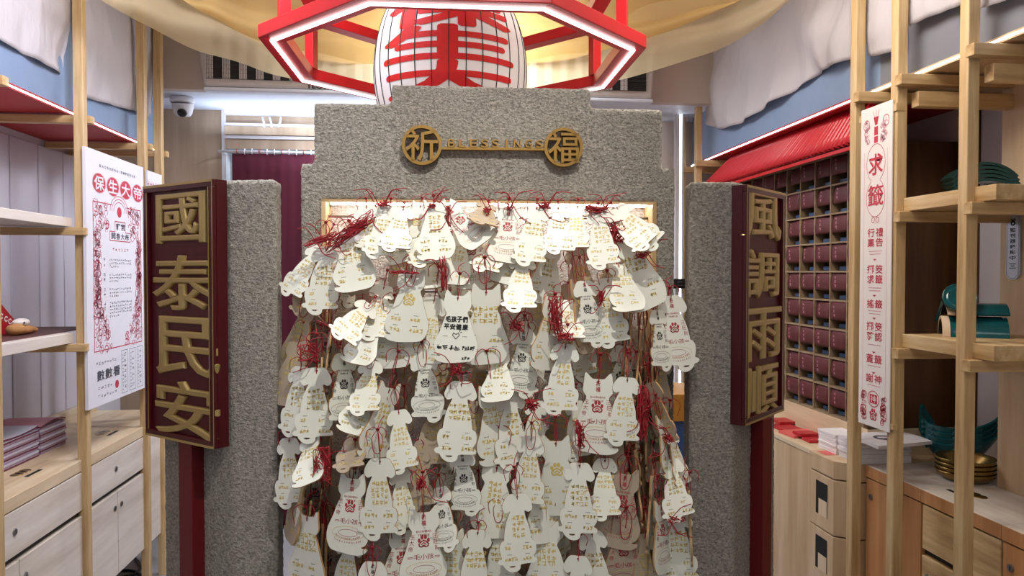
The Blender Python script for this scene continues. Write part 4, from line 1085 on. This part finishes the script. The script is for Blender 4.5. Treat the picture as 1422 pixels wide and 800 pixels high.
def plaque_mesh(kind, seed, ink, special=False):
    rd = random.Random(seed); src, hgt = (DOG, 622.) if kind == 'dog' else (CAT, 566.)
    sc = PH/hgt*(1 if kind == 'dog' else .93); hole = (0, 26) if kind == 'dog' else (0, 62)
    pts = [(p.x, p.y) for p in crom([(x, y, 0) for x, y in src], 3)]
    bm = bmesh.new()
    # outline with the cord hole cut by a narrow slit so one face suffices
    def V(x, y): return Vector(((x-hole[0])*sc, 0, -(y-hole[1])*sc))
    loops = [[V(x, y) for x, y in pts], [V(hole[0]+9*math.cos(2*math.pi*i/12), hole[1]+9*math.sin(2*math.pi*i/12)) for i in range(12)]]
    if kind == 'dog': loops.append([V(-62+26*math.cos(2*math.pi*i/14), 574+(11 if math.sin(2*math.pi*i/14) > 0 else 3)*math.sin(2*math.pi*i/14)) for i in range(14)])
    es = []
    for lp in loops:
        vv = [bm.verts.new(p) for p in lp]; es += [bm.edges.new((vv[i], vv[(i+1) % len(vv)])) for i in range(len(vv))]
    bmesh.ops.triangle_fill(bm, edges=es, use_beauty=True, use_dissolve=False)
    bm.verts.index_update(); vs_ = [v.co.copy() for v in bm.verts]; fs = [[v.index for v in f.verts] for f in bm.faces]; bm.free()
    m = MB(); h = PT/2
    def orient(f, sign):
        a_, b_, c_ = (vs_[i] for i in f[:3]); n_ = (b_-a_).cross(c_-a_); return f if n_.y*sign > 0 else f[::-1]
    m.add([v+Vector((0, -h, 0)) for v in vs_], [orient(f, -1) for f in fs], 'plaque_ivory'); m.add([v+Vector((0, h, 0)) for v in vs_], [orient(f, 1) for f in fs], 'plaque_ivory')
    for li, lp in enumerate(loops):
        n = len(lp); area = sum(lp[i].x*lp[(i+1) % n].z-lp[(i+1) % n].x*lp[i].z for i in range(n)); fl = (area > 0) != (li > 0)
        m.add([p+Vector((0, -h, 0)) for p in lp]+[p+Vector((0, h, 0)) for p in lp], [(i, (i+1) % n, n+(i+1) % n, n+i) if fl else ((i+1) % n, i, n+i, n+(i+1) % n) for i in range(n)], 'plaque_edge')
    u = sc*622                                        # drawing unit: dog height
    Ff = Face((0, -h, hole[1]*sc), (1, 0, 0), (0, 0, 1)); Fb = Face((0, h, hole[1]*sc), (-1, 0, 0), (0, 0, 1))
    yk = .91 if kind == 'cat' else 1.0
    c = .0004
    # writing side
    if special:
        for i, ch in enumerate('毛孩子們'): Ff.bold(m, ch, u*(-.105+.07*i), -u*.365, u*.062, u*.07, 'ink_black', c, .05)
        for i, ch in enumerate('平安'): Ff.bold(m, ch, u*(-.12+.075*i), -u*.46, u*.062, u*.065, 'ink_black', c, .05)
        for i, ch in enumerate('健康'): Ff.bold(m, ch, u*(.03+.08*i), -u*.46, u*.065, u*.068, 'ink_black', c, .05)
        Ff.line(m, [(0, -u*.61), (-u*.042, -u*.565), (-u*.03, -u*.535), (0, -u*.555), (u*.03, -u*.535), (u*.042, -u*.565), (0, -u*.61)], u*.009, 'ink_black', c)
        Ff.line(m, [(u*.04, -u*.52), (u*.05, -u*.50)], u*.008, 'ink_black', c); Ff.line(m, [(u*.055, -u*.53), (u*.07, -u*.52)], u*.008, 'ink_black', c)
        for i in range(4): Ff.scribble(m, u*(-.20+.075*i), -u*.72, u*.066, u*.068, 'ink_black', rd, u*.011, c)
        for i in range(5): Ff.scribble(m, u*(.10+.032*i), -u*.72, u*.03, u*.05, 'ink_black', rd, u*.010, c)
        for i in range(3): Ff.scribble(m, u*(.10+.035*i), -u*.845, u*.028, u*.04, 'ink_black', rd, u*.009, c)
    else:
        rows, cols_ = rd.choice(((3, 4), (4, 4), (4, 3), (3, 5))); cs = u*.058
        if rd.random() < .28: Ff.paw(m, 0, -u*.43*yk, u*.15, 'ink_gold', c)
        else:
            for r_ in range(rows):
                for q in range(cols_):
                    Ff.scribble(m, (q-(cols_-1)/2)*cs*.98+rd.uniform(-.1, .1)*cs, -u*yk*(.31+.075*r_), cs*.9, cs*1.05, 'ink_gold', rd, cs*.15, c)
    for x, y in ((-.13, .635), (.11, .635), (-.13, .775), (.11, .775)):
        for q in range(4): Ff.rect(m, u*(x-.028+.015*q), -u*y*yk-.0009, u*(x-.028+.015*q)+.0018, -u*y*yk+.0009, 'ink_dark', c)
        if not special:
            for q in range(rd.randint(2, 4)): Ff.scribble(m, u*(x-.045+.042*q), -u*yk*(y+.058), u*.04, u*.05, 'ink_gold', rd, u*.008, c)
    # printed side
    ik = 'ink_'+ink
    for i, ch in enumerate('祈福'): Fb.text(m, ch, 0, -u*(.075+.062*i) if kind == 'dog' else -u*(.125+.062*i), u*.052, u*.055, ik, c, offset=.02)
    y0_ = .235 if kind == 'dog' else .275
    for i, ch in enumerate('BAOSHENG'): Fb.text(m, ch, u*(-.075+.0215*i), -u*y0_, u*.017, u*.021, ik, c, offset=.02)
    for i, ch in enumerate('TEMPLE'): Fb.text(m, ch, u*(-.055+.022*i), -u*(y0_+.04), u*.017, u*.021, ik, c, offset=.02)
    Fb.paw(m, 0, -u*.425*yk, u*.135, ik, c)
    for cc, x in (('生大帝', -.135), ('汪旺財', .135)):
        for i, ch in enumerate(cc): Fb.text(m, ch, u*x*(.9+.1*i), -u*yk*(.36+.072*i), u*.052, u*.054, ik, c)
    for i, ch in enumerate('毛小孩'): Fb.text(m, ch, u*(-.075+.075*i), -u*.60*yk, u*.075, u*.058, ik, c, offset=.0)
    for s in (-1, 1):
        for q in (0, .014): Fb.rect(m, u*(.15*s-.03), -u*(.596+q)*yk, u*(.15*s+.03), -u*(.601+q)*yk, ik, c)
    Fb.ring(m, 0, -u*.745*yk, u*.20, u*.075, u*.004, 'ink_green' if ink == 'dark' else 'ink_gold', c, 28)
    Fb.ring(m, 0, -u*.745*yk, u*.12, u*.042, u*.004, ik, c, 24)
    for i, ch in enumerate('MAYYOUBEBLESSED'):
        t_ = R(205+130*i/14); Fb.text(m, ch, u*.165*math.cos(t_), -u*.745*yk+u*.062*math.sin(t_), u*.016, u*.018, ik, c)
    for i, ch in enumerate('TAKECAREBLESS'):
        t_ = R(215+110*i/12); Fb.text(m, ch, u*.20*math.cos(t_), -u*.775*yk+u*.075*math.sin(t_), u*.016, u*.018, ik, c)
    return m
PROTO = {}
def cord_mesh(v):
    rd = random.Random(40+v); m = MB(); h = .0021
    kz = .030+.018*v; kx = rd.uniform(-.006, .006); k = (kx, -.006, kz)
    m.tube(crom([(0, h+.002, -.004), (0, -h-.002, -.004), (kx*.3+.002, -.006, kz*.5), k], 5, False), .0011, 'cord_red', 5)
    m.tube(crom([(0, -h-.002, -.003), (0, h+.002, -.003), (kx*.3-.003, .003, kz*.5), k], 5, False), .0011, 'cord_red', 5)
    m.tube(crom([(kx-.004, -.008, kz), (kx, -.011, kz+.003), (kx+.004, -.008, kz), (kx, -.003, kz-.003), (kx-.004, -.008, kz)], 4, False), .0018, 'cord_red', 5)
    for s in (-1, 1):
        L_ = rd.uniform(.02, .045)
        m.tube(crom([k, (kx+s*.012, -.010, kz+.006), (kx+s*(.018+L_*.3), -.012, kz-.008), (kx+s*(.012+L_*.35), -.012, kz-L_)], 5, False), .0011, 'cord_red', 5)
    if v % 2:                                          # a long bow loop
        q = rd.uniform(.04, .07)
        m.tube(crom([k, (kx+.014, -.012, kz-q*.4), (kx+.010, -.013, kz-q), (kx, -.014, kz-q*1.15), (kx-.010, -.013, kz-q), (kx-.014, -.012, kz-q*.4), k], 5, False), .0011, 'cord_red', 5)
    m.tube(crom([k, (kx+rd.uniform(-.01, .01), .006, kz+.02), (kx+rd.uniform(-.02, .02), .02, kz+.035)], 5, False), .0011, 'cord_red', 5)
    return m
CORDS = []
for v in range(5):
    o = cord_mesh(v).build('cord', smooth=True); CORDS.append(o.data); bpy.data.objects.remove(o)
for kd in ('dog', 'cat'):
    for i in range(6):
        ink = ('red', 'dark')[i % 2]; o = plaque_mesh(kd, 100+i+(50 if kd == 'cat' else 0), ink).build('wish_plaque')
        PROTO.setdefault((kd, ink), []).append(o.data); bpy.data.objects.remove(o)
TAN_SHADE = {}
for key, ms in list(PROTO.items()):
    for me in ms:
        q = me.copy(); q.materials[0] = MATS['plaque_tan_shade']; TAN_SHADE.setdefault(key, []).append(q)
o = plaque_mesh('cat', 77, 'red', True).build('wish_plaque'); PROTO['special'] = o.data; bpy.data.objects.remove(o)
tagn = [0]; TAGS = []
def base_v(px, py):
    t = min(1, max(0, (py-285)/110)); v = 2.055-.045*t
    t2 = min(1, max(0, (py-420)/300)); v -= .075*t2
    return v+.07*abs((px-680)/270)**2.5
rj = random.Random(99)
def plaque(kd, head, tail, layer=0, turn=0, side='w', ink=None, special=False, dv=0, lift=1, desc=None, tan=False):
    hx, hy = head; tx_, ty_ = tail; v = base_v(hx, hy)-.017*layer+dv
    p = gp(hx, hy, v); dep = v
    full = (PH*(1-.042) if kd == 'dog' else PH*.93*(1-.11))/dep*FPX
    dx, dy = tx_-hx, ty_-hy; Lp = math.hypot(dx, dy); roll = math.atan2(dx, dy)
    want = R(20) if hy < 340 else (R(8) if Lp > 75 else R(35)); want *= lift
    sc = max(.78, min(1.1, Lp/(full*math.cos(want))))
    pitch = math.acos(max(.35, min(1, Lp/(full*sc)))) if Lp < full*sc*.999 else 0
    ink = ink or ('red', 'dark')[tagn[0] % 2]
    me = PROTO['special'] if special else (TAN_SHADE if tan else PROTO)[(kd, ink)][tagn[0] % 3]
    o = bpy.data.objects.new('wish_plaque', me); col.objects.link(o)
    tn = R(turn+(180 if side == 'p' else 0))
    M = Matrix.Rotation(R(CAM_YAW), 4, 'Z') @ Matrix.Rotation(-roll, 4, 'Y') @ Matrix.Rotation(-pitch, 4, 'X') @ Matrix.Rotation(tn, 4, 'Z')
    o.matrix_world = Matrix.Translation(GR @ p) @ M @ Matrix.Scale(sc, 4)
    c = bpy.data.objects.new('cord', CORDS[tagn[0] % 5 if hy > 340 else 0]); col.objects.link(c); c.parent = o
    if side == 'p': c.rotation_euler = (0, 0, math.pi)
    c.rotation_euler.rotate_axis('Z', -R(turn)*.7)
    tagn[0] += 1
    TAGS.append(dict(o=o, kd=kd, hx=hx, hy=hy, side=side, ink=ink, turn=turn, desc=desc, fill=layer < 0, pitch=pitch, tan=tan))
    return o
w_, p_ = 'w', 'p'
HAND = [
 # topmost tier, leaning out and facing up to the light
 ('dog', (509, 288), (513, 364), 2, -6, w_, None), ('dog', (541, 288), (530, 361), 4, 4, w_, None), ('cat', (487, 322), (500, 403), 3, 6, w_, None),
 ('dog', (453, 347), (449, 436), 3, 0, w_, None), ('dog', (443, 346), (403, 412), 1, -22, w_, None), ('dog', (440, 362), (427, 440), -1, 20, w_, None),
 ('cat', (603, 286), (608, 362), 5, 3, w_, None), ('cat', (584, 287), (574, 350), 2, -5, w_, None), ('dog', (560, 292), (556, 352), 3, 4, w_, None),
 ('cat', (622, 290), (674, 338), 4, 15, p_, 'red'), ('cat', (652, 320), (660, 402), 0, 5, p_, 'red'), ('dog', (678, 285), (674, 318), 1, 10, w_, None),
 ('cat', (706, 290), (703, 366), 4, 4, p_, 'red'), ('dog', (745, 290), (734, 372), 5, 0, w_, None), ('dog', (775, 290), (774, 356), 3, 6, w_, None),
 ('dog', (802, 288), (794, 352), 2, -8, w_, None), ('dog', (832, 295), (838, 376), 5, 0, w_, None), ('dog', (857, 290), (912, 344), 5, 14, w_, None), ('dog', (850, 298), (897, 345), 4, 16, w_, None),
 ('cat', (520, 295), (522, 345), 0, 0, w_, None), ('cat', (640, 330), (628, 395), 1, 0, w_, None), ('dog', (590, 318), (598, 372), 1, 8, w_, None), ('cat', (560, 318), (566, 366), 0, -8, w_, None), ('cat', (725, 322), (690, 392), 2, -12, w_, None),
 ('cat', (765, 345), (752, 422), 1, 25, w_, None), ('dog', (700, 325), (672, 380), 2, -14, w_, None),
 # second tier
 ('dog', (726, 360), (722, 433), 4, 0, w_, None), ('cat', (872, 338), (903, 430), 4, 18, w_, None), ('cat', (859, 370), (868, 432), 3, 12, w_, None), ('dog', (873, 352), (884, 436), 0, 30, w_, None),
 ('dog', (844, 390), (852, 484), 3, 2, w_, None), ('cat', (572, 384), (563, 474), 4, -4, w_, None), ('cat', (636, 414), (632, 503), 7, 0, w_, None), ('cat', (675, 406), (672, 518), 5, 0, w_, None),
 ('dog', (603, 418), (589, 512), 3, -4, w_, None), ('cat', (548, 425), (546, 510), 2, 5, w_, None), ('dog', (512, 425), (487, 468), 4, -4, w_, None), ('cat', (522, 448), (500, 500), 3, 6, w_, None),
 ('dog', (477, 495), (479, 590), 5, 48, p_, 'dark'), ('dog', (440, 515), (440, 612), 4, 2, w_, None), ('dog', (418, 513), (411, 604), 3, -8, w_, None), ('cat', (428, 425), (400, 520), 0, -40, w_, None), ('cat', (414, 480), (393, 560), 0, -30, w_, None),
 ('dog', (811, 394), (821, 484), 3, 22, p_, 'dark'), ('cat', (801, 400), (813, 492), 2, 62, w_, None), ('cat', (768, 424), (755, 514), 4, 40, w_, None), ('dog', (727, 460), (720, 552), 3, 4, p_, 'dark'),
 ('dog', (785, 482), (777, 578), 5, 3, w_, None), ('cat', (694, 495), (690, 552), 2, 4, w_, None), ('dog', (912, 434), (918, 517), 3, 36, p_, 'dark'), ('dog', (931, 415), (941, 518), 2, 8, p_, 'red'),
 ('cat', (600, 350), (600, 400), -1, 0, w_, None), ('dog', (533, 400), (528, 470), 0, 10, w_, None), ('cat', (655, 410), (652, 470), 0, 20, w_, None), ('dog', (790, 420), (788, 470), 1, 12, w_, None),
 # third tier
 ('dog', (641, 534), (635, 639), 6, 0, w_, None), ('dog', (588, 496), (596, 585), 3, -6, p_, 'dark'), ('cat', (831, 530), (826, 630), 4, -3, p_, 'red'), ('dog', (871, 528), (862, 620), 6, 0, w_, None),
 ('cat', (540, 542), (519, 633), 3, 48, w_, None), ('cat', (505, 540), (497, 593), 2, 4, w_, None), ('dog', (516, 505), (515, 568), 2, 10, w_, None), ('dog', (499, 585), (497, 640), 1, 0, w_, None),
 ('dog', (554, 573), (565, 652), 3, 8, w_, None), ('cat', (683, 545), (697, 662), 3, 24, w_, None), ('dog', (708, 548), (716, 650), 2, 22, w_, None), ('dog', (738, 610), (733, 706), 4, -4, w_, None),
 ('cat', (772, 616), (777, 719), 4, 0, w_, None), ('dog', (745, 560), (742, 640), 1, 6, w_, None), ('cat', (431, 612), (441, 658), 3, 10, w_, None), ('dog', (402, 612), (408, 702), 2, -18, w_, None),
 ('dog', (855, 575), (845, 672), 1, 12, w_, None), ('dog', (905, 535), (930, 622), 2, -58, w_, None), ('cat', (917, 585), (929, 662), 3, 60, w_, None), ('dog', (931, 600), (948, 676), 3, 50, w_, None),
 ('dog', (607, 560), (597, 650), 1, 14, w_, None), ('cat', (660, 560), (662, 640), 1, -14, w_, None), ('dog', (800, 560), (802, 640), 1, 8, w_, None),
 # fourth tier
 ('dog', (528, 641), (530, 746), 5, -3, w_, None), ('cat', (490, 668), (484, 764), 4, -8, p_, 'red'), ('dog', (642, 630), (648, 714), 3, 0, p_, 'dark'), ('dog', (612, 680), (621, 756), 2, -10, p_, 'dark'),
 ('dog', (805, 647), (804, 748), 5, 0, w_, None), ('dog', (718, 690), (722, 790), 5, 4, w_, None), ('cat', (588, 715), (590, 815), 4, 0, p_, 'red'), ('dog', (663, 740), (657, 840), 4, 18, w_, None),
 ('cat', (868, 662), (852, 760), 3, 14, p_, 'red'), ('dog', (932, 642), (936, 712), 4, -28, w_, None), ('dog', (556, 655), (566, 735), 2, 14, w_, None), ('cat', (690, 650), (682, 745), 2, 10, w_, None),
 ('cat', (757, 660), (757, 752), 2, 20, w_, None), ('dog', (840, 640), (838, 715), 2, 6, w_, None), ('cat', (906, 668), (901, 782), 3, 72, w_, None), ('cat', (917, 704), (921, 795), 4, 52, p_, 'red'),
 ('cat', (423, 655), (398, 760), 2, -60, w_, None), ('dog', (580, 625), (585, 705), 1, -12, w_, None),
 # bottom tier
 ('dog', (518, 784), (518, 880), 6, 0, p_, 'dark'), ('dog', (803, 776), (803, 875), 5, 0, w_, None), ('dog', (822, 742), (832, 840), 3, 4, w_, None), ('dog', (940, 712), (944, 812), 4, -16, w_, None),
 ('cat', (427, 720), (424, 825), 4, -10, w_, None), ('cat', (868, 730), (862, 835), 3, 0, p_, 'red'), ('cat', (626, 745), (628, 840), 2, 8, w_, None), ('dog', (695, 735), (695, 830), 2, 0, w_, None),
 ('cat', (758, 735), (760, 830), 2, -14, w_, None), ('cat', (560, 740), (556, 835), 2, 22, p_, 'red'), ('dog', (487, 750), (480, 850), 2, -10, w_, None), ('cat', (956, 690), (957, 782), 5, 80, w_, None), ('dog', (895, 745), (892, 840), 2, 30, w_, None),
]
BROWN = {(440, 362), (678, 285), (428, 425), (414, 480), (873, 352), (801, 400), (855, 575), (905, 535), (868, 662), (868, 730), (423, 655), (499, 585), (607, 560), (660, 560), (580, 625), (895, 745)}  # front plaques in the tan copy: brown boards and ones darkened as shaded
for kd, hd, tl, ly, tn, sd, ik in HAND:
    if hd[1] > 400 and abs(tn) < 15 and hd not in ((636, 414), (641, 534), (871, 528)): tn += rj.choice((-1, 1))*rj.uniform(2, 20)
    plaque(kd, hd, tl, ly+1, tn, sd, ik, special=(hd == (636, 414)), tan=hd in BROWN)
# plaques seen edge-on, packed at the cluster's two flanks
rd = random.Random(21)
for i in range(24):
    x = rd.uniform(868, 908); y = 410+i*14+rd.uniform(-8, 8)
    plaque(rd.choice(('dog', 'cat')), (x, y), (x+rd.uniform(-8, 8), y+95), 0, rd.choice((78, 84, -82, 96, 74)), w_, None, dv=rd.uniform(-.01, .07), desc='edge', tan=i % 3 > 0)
for i in range(12):
    x = rd.uniform(408, 470); y = 470+i*26+rd.uniform(-8, 8)
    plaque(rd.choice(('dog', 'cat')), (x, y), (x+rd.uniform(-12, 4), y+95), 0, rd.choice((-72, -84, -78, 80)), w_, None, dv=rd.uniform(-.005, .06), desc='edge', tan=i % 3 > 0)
# plaques behind, glimpsed in the gaps, most with shade put into a tan colour
pts = []
for y in range(330, 800, 52):
    half = 210 if y < 400 else 262
    n = int(2*half/54)
    for i in range(n): pts.append((680-half+(i+.5)*2*half/n+rd.uniform(-14, 14), y+rd.uniform(-18, 18)))
for x, y in pts:
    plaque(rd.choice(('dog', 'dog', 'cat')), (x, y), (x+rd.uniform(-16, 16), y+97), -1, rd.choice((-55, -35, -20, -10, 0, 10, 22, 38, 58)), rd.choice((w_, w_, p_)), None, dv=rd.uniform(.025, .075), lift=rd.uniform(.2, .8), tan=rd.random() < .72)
# labels: what each one looks like and where it hangs
TIER = ((340, 'topmost tier'), (470, 'second tier'), (585, 'third tier'), (690, 'fourth tier'), (9999, 'bottom tier'))
groups = {}
for t in TAGS:
    tier = next(n for lim, n in TIER if t['hy'] < lim)
    if t['desc'] == 'edge': d = '%s%s plaque seen edge-on' % ('tan ' if t['tan'] else 'pale ', t['kd']); rest = 'at the cluster flank'
    elif t['fill']: d = '%s %s plaque hanging behind the others' % ('tan' if t['tan'] else 'pale', t['kd']); rest = ''
    elif t['o'].data == PROTO['special']: d = 'white cat plaque with bold black handwriting and heart'; rest = ''
    else:
        look = 'gold handwriting' if t['side'] == 'w' else ('red paw print' if t['ink'] == 'red' else 'black paw print')
        view = 'half-turned ' if abs(t['turn']) > 30 else ('sunlit upturned ' if False else '')
        d = '%s%s %s-shaped plaque with %s' % (view, 'tan' if t['tan'] else 'ivory', t['kd'], look); rest = ''
    groups.setdefault((tier, d), []).append(t)
for (tier, d), ts in groups.items():
    ts.sort(key=lambda t: t['hx'])
    for i, t in enumerate(ts):
        if len(ts) == 1: lab = '%s, in the %s' % (d, tier)
        else: lab = '%s, %s from the left in the %s' % (d, ordw(i+1), tier)
        tag(t['o'], lab, 'plaque', 'wish plaques hanging in the gate')
# tangles of red cord where many plaques are tied
def tangle(px, py, w_px, h_px, n, label, dv=-.03, tails=4, slope=0):
    v = base_v(px, py)-.075+dv; c = GR @ gp(px, py, v); k = v/FPX; rt = random.Random(int(px*7+py)); m = MB()
    for i in range(max(6, int(n*.5))):
        pts = []
        for q in range(5):
            a_ = rt.uniform(-.5, .5); pts.append((c.x+a_*w_px*k, c.y+rt.uniform(-.02, .02), c.z+(rt.uniform(-.5, .5)*h_px-a_*slope*w_px)*k))
        m.tube(crom(pts, 5, False), .0012, 'cord_red', 5)
    for i in range(tails):
        a_ = rt.uniform(-.45, .45); x = c.x+a_*w_px*k; z = c.z-a_*slope*w_px*k; s = rt.choice((-1, 1)); up = rt.choice((1, 1, -1))
        m.tube(crom([(x, c.y, z), (x+s*.012, c.y-.012, z+up*.022), (x+s*.024, c.y-.018, z+up*.036), (x+s*rt.uniform(.03, .06), c.y-.016, z+up*rt.uniform(.03, .05))], 5, False), .0012, 'cord_red', 5)
    tag(m.build('cord_tangle', smooth=True), label, 'cord', 'knots of red cord among the plaques')
for a_ in ((486, 322, 66, 20, 46, 'long red cord tangle at the niche corner above the tilted dog plaques', -.03, 7, -.75), (446, 333, 42, 10, 12, 'sparse red cord ends sticking out past the gate edge', -.04, 6, -.4), (532, 283, 26, 8, 14, 'red cord knot on the niche top edge, nearest the tilted plaques'),
           (599, 286, 12, 7, 10, 'small red cord knot above the upturned cat plaque'), (677, 291, 14, 9, 8, 'small red cord knot above the brown upturned plaque'), (707, 287, 16, 9, 12, 'red cord knot above the red-printed cat plaque at the niche top'),
           (755, 286, 18, 10, 20, 'red cord knot with long stray ends on the niche top'), (828, 290, 34, 12, 30, 'dense red cord knot at the niche top beside the last dog plaques'), (857, 322, 22, 34, 36, 'drooping red cord bunch under the tilted plaques'),
           (893, 352, 24, 16, 20, 'red cord bunch hanging down the cluster flank', -.03, 6), (622, 300, 8, 34, 12, 'vertical red cord strand between cat plaques'), (771, 440, 20, 60, 34, 'tall red cord bunch in the middle of the second tier', -.05, 5),
           (785, 468, 26, 12, 26, 'red cord knot tied over the long white dog plaque', -.06, 4), (717, 452, 20, 20, 20, 'red cord loops over the black-printed dog plaque', -.05, 4), (633, 512, 16, 18, 18, 'red cord knot over the bright white dog plaque', -.06, 3),
           (430, 490, 30, 26, 16, 'red cord mesh beside the maroon curtain', -.03, 4), (470, 470, 14, 28, 12, 'red cord loops above the narrow printed plaque', -.06, 2), (740, 562, 24, 16, 22, 'red cord knot in the middle of the third tier', -.06, 5),
           (806, 604, 14, 40, 20, 'red cord loops above the fourth-tier dog plaque', -.06, 3), (893, 575, 18, 80, 40, 'long red cord column along the edge-on plaques', -.05, 5), (928, 610, 16, 12, 14, 'red cord knot at the outer flank near the pillar', -.06, 4),
           (448, 645, 24, 50, 26, 'red cord strands in the lower flank by the pillar', -.05, 4), (585, 672, 14, 20, 16, 'red cord knot above the lower red-printed cat plaque', -.06, 3), (937, 720, 26, 8, 14, 'flat red cord knot near the pillar base', -.07, 4),
           (835, 415, 14, 26, 10, 'short red cord strands beneath the second-tier dog plaque'), (615, 380, 10, 50, 14, 'hanging red cord strands between two cat plaques', -.05, 2), (560, 378, 40, 5, 12, 'horizontal red cord run over the grey cat plaque', -.04, 2)):
    tangle(*a_)
# rails that carry the plaques
for z_, nm in ((gz(300), 'top'), (gz(405), 'second'), (gz(520), 'third'), (gz(640), 'fourth')):
    m = MB(); m.tube([GR @ Vector((u3+.012, D+.05, z_)), GR @ Vector((w3-.012, D+.05, z_))], .004, 'metal_grey', 8); o = m.build('rail', gate, gate.location, smooth=True)
